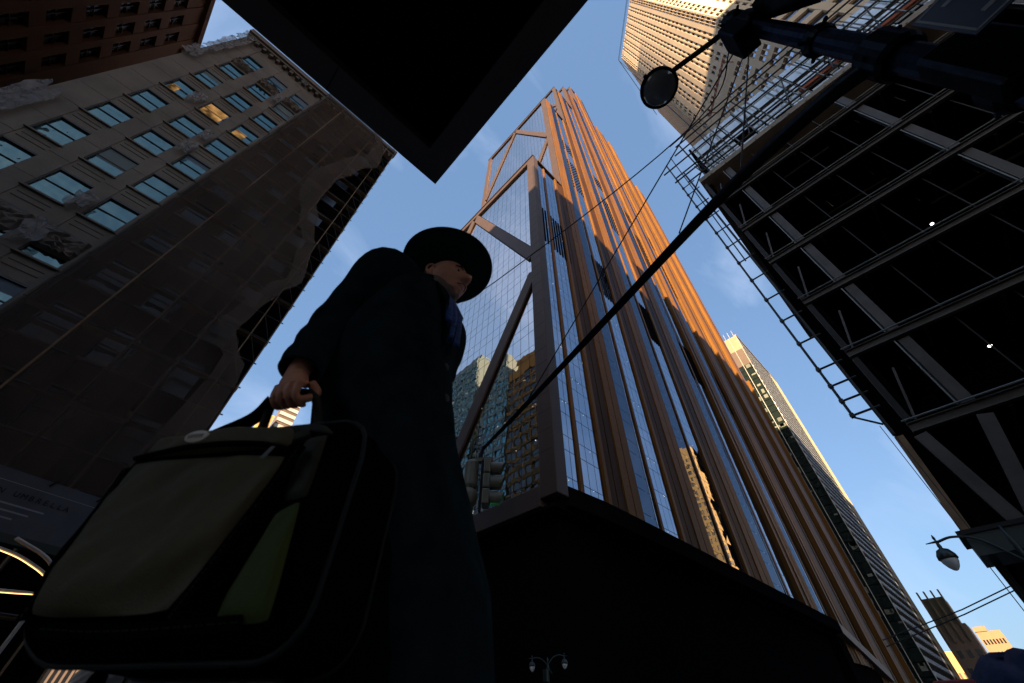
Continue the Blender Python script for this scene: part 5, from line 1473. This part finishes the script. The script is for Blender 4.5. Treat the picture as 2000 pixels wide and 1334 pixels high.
# hair below the hat: a thin shell over the back and sides
hr = MB(); g = []
HI, HJ = 16, 44
for i in range(HI+1):
    for j in range(HJ+1):
        ph = R(104)+(2*math.pi-R(208))*j/HJ
        side = abs(math.cos(ph/1.0))
        low = 0.60*math.pi + 0.07*math.pi*smooth(R(70), R(150), abs(math.pi-abs(math.pi-ph)))
        th = 0.30*math.pi+(low-0.30*math.pi)*i/HI
        gr = 0.006+0.002*mnoise.noise(Vector((i*0.9, j*0.9, 0)))
        x, y, z = head_point(th, ph, gr)
        g.append(HP(x, y, z))
hr.v = [tuple(p) for p in g]
for i in range(HI):
    for j in range(HJ):
        a = i*(HJ+1)+j; hr.f.append((a, a+1, a+HJ+2, a+HJ+1))
hr.build('hair', 'hair_grey', man, smooth=True, origin=M0)
# short grey beard over jaw and chin
bs = MB(); BI, BJ = 18, 44
for i in range(BI+1):
    for j in range(BJ+1):
        ph = R(-100)+R(200)*j/BJ; lo_ = 0.905*math.pi
        up_ = (0.700+0.03*math.cos(ph*2.2))*math.pi if abs(ph) < R(35) else (0.700-0.14*smooth(R(35), R(95), abs(ph)))*math.pi
        th = up_+(lo_-up_)*i/BI
        x, y, z = head_point(th, ph); n_ = Vector((x, y, z+0.02)).normalized()*(0.0016*math.sin(math.pi*i/BI)**0.5*math.sin(math.pi*j/BJ)**0.3+0.0002)
        bs.v.append(tuple(HP(x+n_.x, y+n_.y, z+n_.z)))
for i in range(BI):
    for j in range(BJ):
        a = i*(BJ+1)+j; bs.f.append((a, a+1, a+BJ+2, a+BJ+1))
bs.build('beard', 'stubble', man, smooth=True, origin=M0)
# hat: level brim with a soft roll, pinched crown, ribbon
BC = Vector((-0.311, 1.024, 1.715))
bt = MB(); NR = 14; NA = 64; top = []; bot = []
def brim_pt(i, a, lift):
    r_ = 0.088+(0.212-0.088)*i/NR
    wob = 0.006*math.sin(2*a+0.6)*(i/NR)**2
    z = 0.016*(i/NR)**3 - 0.012*math.sin(math.pi*i/NR)*0.5 + wob
    return BC + HF*(r_*1.0*math.cos(a)) + HL*(r_*0.985*math.sin(a)) + Vector((0, 0, z+lift))
rr = [[brim_pt(i, 2*math.pi*j/NA, 0.0) for j in range(NA)] for i in range(NR+1)] + [[brim_pt(i, 2*math.pi*j/NA, 0.004) for j in range(NA)] for i in range(NR, -1, -1)]
bt.rings(rr, caps=False)
hat = bt.build('hat', 'felt', man, smooth=True, origin=M0)
cr = []
for t, hx_, hy_, z in ((0, 0.104, 0.086, -0.004), (0.1, 0.103, 0.085, 0.012), (0.3, 0.100, 0.081, 0.045), (0.6, 0.095, 0.074, 0.085), (0.85, 0.088, 0.062, 0.112), (0.96, 0.070, 0.044, 0.124), (1, 0.03, 0.02, 0.116)):
    cr.append([BC+HF*(hx_*math.cos(2*math.pi*j/NA))*(1-0.06*t)+HL*(hy_*math.sin(2*math.pi*j/NA))+Vector((0, 0, z)) for j in range(NA)])
hatO = Vector(hat.location)+M0
MB().rings(cr).build('crown', 'felt', hat, smooth=True, origin=hatO)
MB().rings([[BC+HF*(a*math.cos(2*math.pi*j/NA))+HL*(b_*math.sin(2*math.pi*j/NA))+Vector((0, 0, z)) for j in range(NA)] for a, b_, z in ((0.1055, 0.0875, 0.006), (0.1035, 0.0850, 0.034))], caps=False).build('ribbon', 'coat', hat, smooth=True, origin=hatO)

# overcoat: skinned rings with drapery folds, then sleeves, collar, lapels
def fold(p, z, a, amp):
    return amp*(mnoise.noise(Vector((math.cos(a)*2.2, math.sin(a)*2.2, z*2.6)))*1.2 + 0.5*math.sin(a*7+z*5)*smooth(1.0, 0.5, z))
CR = [(0.24, (-0.250, 1.125), 0.205, 0.225), (0.44, (-0.268, 1.115), 0.203, 0.222), (0.65, (-0.316, 1.095), 0.200, 0.204), (0.80, (-0.380, 1.06), 0.195, 0.210), (0.95, (-0.410, 1.03), 0.200, 0.205),
      (1.08, (-0.422, 1.02), 0.208, 0.203), (1.20, (-0.412, 1.015), 0.212, 0.193), (1.30, (-0.396, 1.012), 0.214, 0.173), (1.38, (-0.372, 1.005), 0.210, 0.138), (1.43, (-0.360, 1.005), 0.182, 0.110), (1.465, (-0.358, 1.01), 0.120, 0.090), (1.49, (-0.352, 1.012), 0.082, 0.078)]
ct = MB(); rgs = []; NC = 72
def lerp_ring(z):
    for (za, ca, wa, da), (zb, cb_, wb_, db) in zip(CR, CR[1:]):
        if z <= zb:
            t = (z-za)/(zb-za); return Vector((ca[0]+(cb_[0]-ca[0])*t, ca[1]+(cb_[1]-ca[1])*t, 0)), wa+(wb_-wa)*t, da+(db-da)*t
    return Vector((*CR[-1][1], 0)), CR[-1][2], CR[-1][3]
NZ = 60
for i in range(NZ+1):
    z = 0.24+(1.49-0.24)*i/NZ; c, hw, hd = lerp_ring(z); ring = []
    for j in range(NC):
        a = 2*math.pi*j/NC; ca, sa = math.cos(a), math.sin(a); ex = 2.3
        f_ = 1+fold(c, z, a, 0.045)*smooth(1.5, 1.35, z)
        x = hd*math.copysign(abs(ca)**(2/ex), ca)*f_; y = hw*math.copysign(abs(sa)**(2/ex), sa)*f_
        # front opening: a shallow valley
        ring.append(P3(c+BF*x+BL*y, z-0.015*smooth(1.40, 1.46, z)*abs(sa)))
    rgs.append(ring)
ct.rings(rgs, caps=False)
# inner lining so the hem has thickness
ct.rings([[p+(Vector((lerp_ring(0.3)[0].x, lerp_ring(0.3)[0].y, p.z))-p)*0.04 for p in r_] for r_ in rgs[:14][::-1]], caps=False)
coat = ct.build('overcoat', 'coat', man, smooth=True, origin=M0)
cO = Vector(coat.location)+M0
def sleeve(pts, rad, seed):
    P = bez(pts, 9); n = len(P); mb = MB(); rings_ = []; prev = None
    for i in range(n):
        t = (P[min(i+1, n-1)]-P[max(i-1, 0)]).normalized(); u = i/(n-1)
        x = t.cross(Vector((0, 1, 0))).normalized() if prev is None else (prev-t*prev.dot(t)).normalized(); prev = x; y = t.cross(x)
        k = u*(len(rad)-1); a = int(min(k, len(rad)-2)); r_ = rad[a]+(rad[a+1]-rad[a])*(k-a)
        ring = []
        for j in range(28):
            an = 2*math.pi*j/28
            rr_ = r_*(1+0.09*mnoise.noise(Vector((math.cos(an)*1.5+seed, math.sin(an)*1.5, u*9)))+0.035*math.sin(u*38+2*math.cos(an))*smooth(0.3, 0.6, u))
            ring.append(P[i]+(x*math.cos(an)+y*math.sin(an))*rr_)
        rings_.append(ring)
    mb.rings(rings_, caps=False)
    mb.rings([[p+(P[-1]-p)*0.12 for p in rings_[-1]], [p+(P[-3]-p)*0.2 for p in rings_[-3]]], caps=False)
    mb.rings([rings_[-1], [p+(P[-1]-p)*0.12 for p in rings_[-1]]], caps=False)
    return mb.build('sleeve', 'coat', coat, smooth=True, origin=cO)
sleeve([CT+BL*-0.10+Vector((0, 0, 1.385)), SHR+Vector((0, 0, -0.005)), SHR.lerp(ELR, 0.5)+BF*-0.01, ELR, ELR.lerp(WRR, 0.5)+BF*-0.006, WRR+Vector((0.004, -0.004, 0.0))], [0.085, 0.094, 0.084, 0.076, 0.070, 0.062, 0.058], 1.0)
sleeve([CT+BL*0.10+Vector((0, 0, 1.385)), SHL, SHL.lerp(ELL_, 0.5), ELL_, WRL], [0.085, 0.092, 0.082, 0.072, 0.062], 4.0)
# turned-up collar round the back and sides of the neck
cg = []
for i in range(5):
    ring = []
    for j in range(33):
        a = R(48)+R(264)*j/32
        h = 0.060*(0.55+0.45*math.cos((a-math.pi)*0.85))
        r_ = 0.084+0.022*math.sin(i/4*math.pi*0.9)+0.004*i
        ring.append(P3(Vector((-0.352, 1.012, 0))+BF*(r_*math.cos(a)*1.02)+BL*(r_*math.sin(a)*1.02), 1.465+h*(i/4)*1.05-(0.012 if i == 4 else 0)))
    cg.append(ring)
MB().rings(cg, closed=False, caps=False).build('collar', 'coat', coat, smooth=True, origin=cO)
for s in (1, -1):
    lp_ = MB(); pts = [(0.055, 0.045, 1.478), (0.098, 0.075, 1.43), (0.128, 0.095, 1.37), (0.150, 0.062, 1.30), (0.158, 0.030, 1.20), (0.158, 0.020, 1.10)]
    inn = [(0.070, 0.030, 1.470), (0.110, 0.036, 1.42), (0.138, 0.034, 1.36), (0.152, 0.025, 1.29), (0.158, 0.014, 1.19), (0.158, 0.008, 1.10)]
    A = [P3(CT+BF*(x+0.008)+BL*(y*s), z) for x, y, z in pts]; B = [P3(CT+BF*(x+0.012)+BL*(y*s), z) for x, y, z in inn]
    lp_.rings([A, B], closed=False, caps=False); lp_.rings([[p-BF*0.012 for p in B], [p-BF*0.012 for p in A]], closed=False, caps=False)
    lp_.build('lapel', 'coat', coat, smooth=True, origin=cO)
for z in (1.04, 0.92):
    MB().lathe([(0.013, 0), (0.013, 0.004), (0.004, 0.006)], P3(lerp_ring(z)[0]+BF*(lerp_ring(z)[2]+0.004)+BL*0.03, z), ax=BF, n=12).build('button', 'nylon_grey', coat, origin=cO)
# shirt collar and blue scarf with two hanging ends
MB().rings([[P3(NK+BF*(0.066*k*math.cos(R(20)+R(320)*j/28))+BL*(0.066*k*math.sin(R(20)+R(320)*j/28)), z) for j in range(29)] for k, z in ((1.0, 1.455), (1.03, 1.485), (0.99, 1.505))], closed=False, caps=False).build('shirt_collar', 'shirt', man, smooth=True, origin=M0)
sc_ = []
for i in range(13):
    v = i/12*2*math.pi; ring = []
    for j in range(41):
        a = 2*math.pi*j/40
        r_ = 0.084+0.020*math.cos(v)*(1+0.25*math.sin(a*5+v)); z = 1.452+0.022*math.sin(v)+0.012*math.cos(a+math.pi)
        ring.append(P3(NK+BF*(r_*math.cos(a))+BL*(r_*math.sin(a)), z-0.03*smooth(0.3, 1.0, math.cos(a))))
    sc_.append(ring)
MB().rings(sc_, closed=False, caps=False).build('scarf_loop', 'scarf', man, smooth=True, origin=M0)
for s, zend, w_ in ((0.012, 1.13, 0.050), (-0.022, 1.19, 0.044)):
    pth = [(0.080, 1.450), (0.125, 1.40), (0.152, 1.33), (0.166, 1.25), (0.170, zend)]
    Pp = bez([P3(CT+BF*x+BL*s, z) for x, z in pth], 6); rr = []
    for i, p in enumerate(Pp):
        u = i/(len(Pp)-1); w2 = w_*(0.55+0.6*u)
        rr.append([p+BL*(w2*q)+BF*(0.010*math.cos(q*9+u*3)*u+0.004) for q in [-0.5+k/10 for k in range(11)]]+[p+BL*(w2*q)+BF*(0.010*math.cos(q*9+u*3)*u-0.006) for q in [0.5-k/10 for k in range(11)]])
    MB().rings(rr).build('scarf_end', 'scarf', man, smooth=True, origin=M0)
# trousers and shoes
for hp, kn, ft in ((HPR, KNR, FTR), (HPL, KNL, FTL)):
    P = bez([hp, kn, ft+Vector((0, 0, 0.01))], 8); n = len(P)
    MB().rings([[p+BF*((0.088-0.025*i/(n-1))*math.cos(2*math.pi*j/20)*(1+0.05*math.sin(i*1.7+j)))+BL*((0.084-0.025*i/(n-1))*math.sin(2*math.pi*j/20)) for j in range(20)] for i, p in enumerate(P)]).build('trouser_leg', 'trousers', man, smooth=True, origin=M0)
    gz_ = 0.0 if ft is FTR else 0.0
    base = Vector((ft.x, ft.y, 0.004))
    sr = []
    for t, w_, h in ((-0.09, 0.030, 0.05), (-0.07, 0.037, 0.085), (0.0, 0.040, 0.10), (0.07, 0.043, 0.075), (0.14, 0.045, 0.055), (0.19, 0.034, 0.035), (0.205, 0.012, 0.02)):
        sr.append([base+BF*t+BL*(w_*math.cos(q))+Vector((0, 0, h*(0.5+0.5*math.sin(q)))) for q in [2*math.pi*k/16 for k in range(16)]])
    MB().rings(sr).build('shoe', 'shoe', man, smooth=True, origin=M0)

# ------------------------------------------------------------------ the bag
B0 = Vector((-0.575, 0.872, 0.25))
bw_ = Rh*B0.x + Fh*B0.y
bag = thing('travel_bag', 'olive and black soft travel bag with round badge hanging from the hand', 'bag', (bw_.x, bw_.y, B0.z), YAW)
BA = Vector((0.975, -0.22, 0)).normalized(); BB = Vector((-0.22, -0.975, 0)).normalized()
def BP(u, b_, z): return Vector((-0.575, 0.872, 0)) + BA*u + BB*b_ + Vector((0, 0, z))
def outline(u0, u1, z0, z1, radii, n=8, lean=0.0):
    """rounded outline in the bag's face plane; lean shifts the top towards the back"""
    pts = []
    tr, tl, bl, br = radii
    for (cx, cz, r_, a0_) in ((u1-tr, z1-tr, tr, 0), (u0+tl, z1-tl, tl, 90), (u0+bl, z0+bl, bl, 180), (u1-br, z0+br, br, 270)):
        for k in range(n+1):
            a = R(a0_+90*k/n); pts.append((cx+r_*math.cos(a), cz+r_*math.sin(a)))
    # resample evenly
    pts.append(pts[0]); L_ = [0]
    for p, q in zip(pts, pts[1:]): L_.append(L_[-1]+math.hypot(q[0]-p[0], q[1]-p[1]))
    o = []; N = 72; k = 0
    for i in range(N):
        s = L_[-1]*i/N
        while L_[k+1] < s: k += 1
        t = (s-L_[k])/max(1e-9, L_[k+1]-L_[k]); o.append((pts[k][0]+(pts[k+1][0]-pts[k][0])*t+lean*(pts[k][1]-z0), pts[k][1]+(pts[k+1][1]-pts[k][1])*t))
    return o
def sag(u, z): return 0.026*mnoise.noise(Vector((u*4.5, z*5.5, 2.0))) + 0.008*mnoise.noise(Vector((u*13, z*13, 7.0)))
U0, U1, Z0, Z1 = -0.300, 0.300, 0.245, 0.668
oc_ = outline(U0, U1, Z0, Z1, (0.070, 0.125, 0.180, 0.075), lean=-0.015)
cu_, cz_ = 0.0, 0.45
def shell(outl, prof, mb=None):
    mb = mb or MB(); rg = []
    for sc_k, off in prof:
        rg.append([BP(cu_+(u-cu_)*sc_k, off+sag(u*sc_k, z)*(0.35 if off > 0.09 else 1.0), cz_+(z-cz_)*sc_k) for u, z in outl])
    mb.rings(rg); return mb
shell(oc_, [(0.5, -0.118), (0.86, -0.112), (0.965, -0.098), (1.0, -0.07), (1.0, 0.0), (1.0, 0.07), (0.965, 0.096), (0.90, 0.106), (0.75, 0.112), (0.4, 0.116)]).build('shell', 'nylon_black', bag, smooth=True, origin=B0)
def pipe(off, name, m_):
    p = [BP(u, off, z) for u, z in oc_]; mb = MB(); n = len(p); rg = []
    for i in range(n):
        t = (p[(i+1) % n]-p[i-1]).normalized(); y = BB; x = t.cross(y).normalized()
        rg.append([p[i]+x*0.0048*math.cos(2*math.pi*j/8)+y*0.0048*math.sin(2*math.pi*j/8) for j in range(8)])
    rg.append(rg[0]); mb.rings(rg, caps=False); return mb.build(name, m_, bag, smooth=True, origin=B0)
pipe(0.082, 'front_piping', 'piping'); pipe(-0.082, 'back_piping', 'piping')
# zip track round the gusset
zp = MB(); q = [BP(u*1.004, 0.02, cz_+(z-cz_)*1.006) for u, z in oc_[:40]]
zp.tube(q, 0.004, 5); zp.build('zip_track', 'joint_dark', bag, smooth=True, origin=B0)
def puffy(pts, base, puff, name, m_, seed=0.0, n=18, wr=0.012):
    """a panel filled between four corner points (u,z), puffed out from the face, creased"""
    mb = MB(); g = []
    (a, b_, c, d) = pts
    for i in range(n+1):
        for j in range(n+1):
            s = i/n; t = j/n
            ss = 2*s-1; tt = 2*t-1; s = 0.5+0.5*ss*(1-0.05*tt**4); t = 0.5+0.5*tt*(1-0.05*ss**4)
            u = (a[0]*(1-s)+b_[0]*s)*(1-t)+(d[0]*(1-s)+c[0]*s)*t; z = (a[1]*(1-s)+b_[1]*s)*(1-t)+(d[1]*(1-s)+c[1]*s)*t
            e = max(0.0, (1-ss**4)*(1-tt**4))**0.45
            cr_ = (mnoise.noise(Vector((u*3+z*3+seed, (z-0.8*u)*9, seed)))*1.3+0.35*mnoise.noise(Vector((u*9+z*8, (z-u)*22, seed))))*wr*e
            g.append(tuple(BP(u, base+puff*e+cr_, z)))
    mb.v = g
    for i in range(n):
        for j in range(n):
            k = i*(n+1)+j; mb.f.append((k, k+n+1, k+n+2, k+1))
    return mb.build(name, m_, bag, smooth=True, origin=B0)
pk = puffy([(-0.185, 0.300), (0.090, 0.298), (0.178, 0.562), (-0.215, 0.585)], 0.136, 0.016, 'front_pocket', 'nylon_olive', 1.0, 44, 0.022)
puffy([(-0.205, 0.592), (0.168, 0.578), (0.155, 0.628), (-0.190, 0.638)], 0.134, 0.024, 'pocket_flap', 'nylon_olive', 3.0)
puffy([(0.165, 0.285), (0.262, 0.285), (0.232, 0.470), (0.190, 0.450)], 0.122, 0.012, 'lower_panel', 'nylon_green', 5.0, 14, 0.008)
puffy([(0.185, 0.470), (0.235, 0.480), (0.225, 0.615), (0.180, 0.610)], 0.114, 0.012, 'upper_panel', 'nylon_grey', 7.0, 14, 0.008)
puffy([(-0.02, 0.634), (0.235, 0.618), (0.200, 0.648), (-0.02, 0.652)], 0.104, 0.016, 'top_panel', 'nylon_grey', 9.0, 14, 0.004)
# webbing and stitched seams over the face
for pts in ([(0.105, 0.29), (0.128, 0.36), (0.176, 0.50), (0.196, 0.575)], [(-0.232, 0.575), (-0.218, 0.45), (-0.205, 0.30)], [(-0.13, 0.284), (-0.02, 0.278), (0.10, 0.279), (0.22, 0.286)]):
    P = bez([BP(u, 0.1405 if abs(u) < 0.2 else 0.128, z) for u, z in pts], 7)
    rg = []
    for i, p in enumerate(P):
        t = (P[min(i+1, len(P)-1)]-P[max(i-1, 0)]).normalized(); y = t.cross(BB).normalized()
        rg.append([p+y*a+BB*b_ for a, b_ in ((-0.010, -0.004), (0.010, -0.004), (0.010, 0.002), (-0.010, 0.002))])
    MB().rings(rg).build('webbing', 'nylon_black', bag, origin=B0)
    st_ = MB()
    for i in range(0, len(P)-1):
        for f_ in (0.2, 0.6):
            q0_ = P[i].lerp(P[i+1], f_); q1_ = P[i].lerp(P[i+1], f_+0.22)
            st_.bar(q0_+BB*0.0035, q1_+BB*0.0035, 0.0012, 0.0012)
    st_.build('stitching', 'piping', bag, origin=B0, kind='stuff')
# strap across the pocket, zip pull, badge
MB().tube(bez([BP(-0.212, 0.140, 0.590), BP(-0.05, 0.158, 0.590), BP(0.10, 0.158, 0.580), BP(0.172, 0.144, 0.566)], 6), 0.006, 6).build('pocket_zip', 'joint_dark', bag, smooth=True, origin=B0)
MB().bar(BP(0.152, 0.160, 0.566), BP(0.150, 0.170, 0.536), 0.010, 0.003, up=BB).build('zip_pull', 'zip_grey', bag, origin=B0, bevel=0.002)
MB().bar(BP(0.150, 0.128, 0.600), BP(0.185, 0.120, 0.618), 0.020, 0.016, up=BB).build('buckle', 'nylon_grey', bag, origin=B0, bevel=0.003)
bz = MB(); cB = BP(-0.045, 0.1655, 0.608); rg = []
bx_ = (BA*1.0).normalized(); by_ = (Vector((0, 0, 1))*0.97+BB*0.22).normalized(); bn2 = bx_.cross(by_)
if bn2.dot(BB) < 0: bn2 = -bn2
for k, o_ in ((1.0, -0.004), (1.0, 0.002), (0.9, 0.004), (0.3, 0.005)):
    rg.append([cB+bx_*(0.030*k*math.cos(2*math.pi*j/28))+by_*(0.013*k*math.sin(2*math.pi*j/28))+bn2*o_ for j in range(28)])
bdg = bz.rings(rg).build('badge', 'badge', bag, smooth=False, origin=B0)
bi = MB()
for k in range(6):
    p = cB+bx_*(-0.016+0.0064*k)+bn2*0.0056
    bi.hexa([p+bx_*a+by_*b_+bn2*c for c in (0, 0.0006) for a, b_ in ((-0.0018, -0.004), (0.0018, -0.004), (0.0018, 0.004), (-0.0018, 0.004))])
bo2 = bi.build('badge_lettering', 'badge_ink', bdg, origin=Vector(bdg.location)+B0, fix=True)
# carrying handle looping through the hand, shoulder strap falling to the left
hl = MB(); hp = bez([BP(0.115, 0.0, 0.648), BP(0.085, 0.0, 0.735), G(0.052, 0.0, 0.0), G(-0.052, 0.0, 0.0), BP(-0.085, 0.0, 0.735), BP(-0.125, 0.0, 0.648)], 8)
hl.tube(hp, 0.011, 10); hl.build('handle', 'nylon_grey', bag, smooth=True, origin=B0)
MB().tube([G(-0.05, 0, 0), G(0.05, 0, 0)], 0.0145, 12).build('grip', 'nylon_black', bag, smooth=True, origin=B0)
sp_ = bez([G(-0.045, 0.015, -0.02), BP(-0.12, 0.01, 0.770), BP(-0.20, 0.02, 0.718), BP(-0.265, 0.03, 0.655), BP(-0.300, 0.03, 0.560)], 8)
rg = []
for i, p in enumerate(sp_):
    t = (sp_[min(i+1, len(sp_)-1)]-sp_[max(i-1, 0)]).normalized(); x = BB; y = t.cross(x).normalized()
    rg.append([p+x*a+y*b_ for a, b_ in ((-0.019, -0.003), (0.019, -0.003), (0.019, 0.003), (-0.019, 0.003))])
MB().rings(rg).build('shoulder_strap', 'nylon_black', bag, origin=B0)
for u in (-0.22, 0.20):
    for b_ in (-0.07, 0.07): MB().lathe([(0.016, 0), (0.014, 0.014), (0.010, 0.020)], BP(u, b_, 0.236), n=12).build('foot', 'nylon_black', bag, origin=B0)
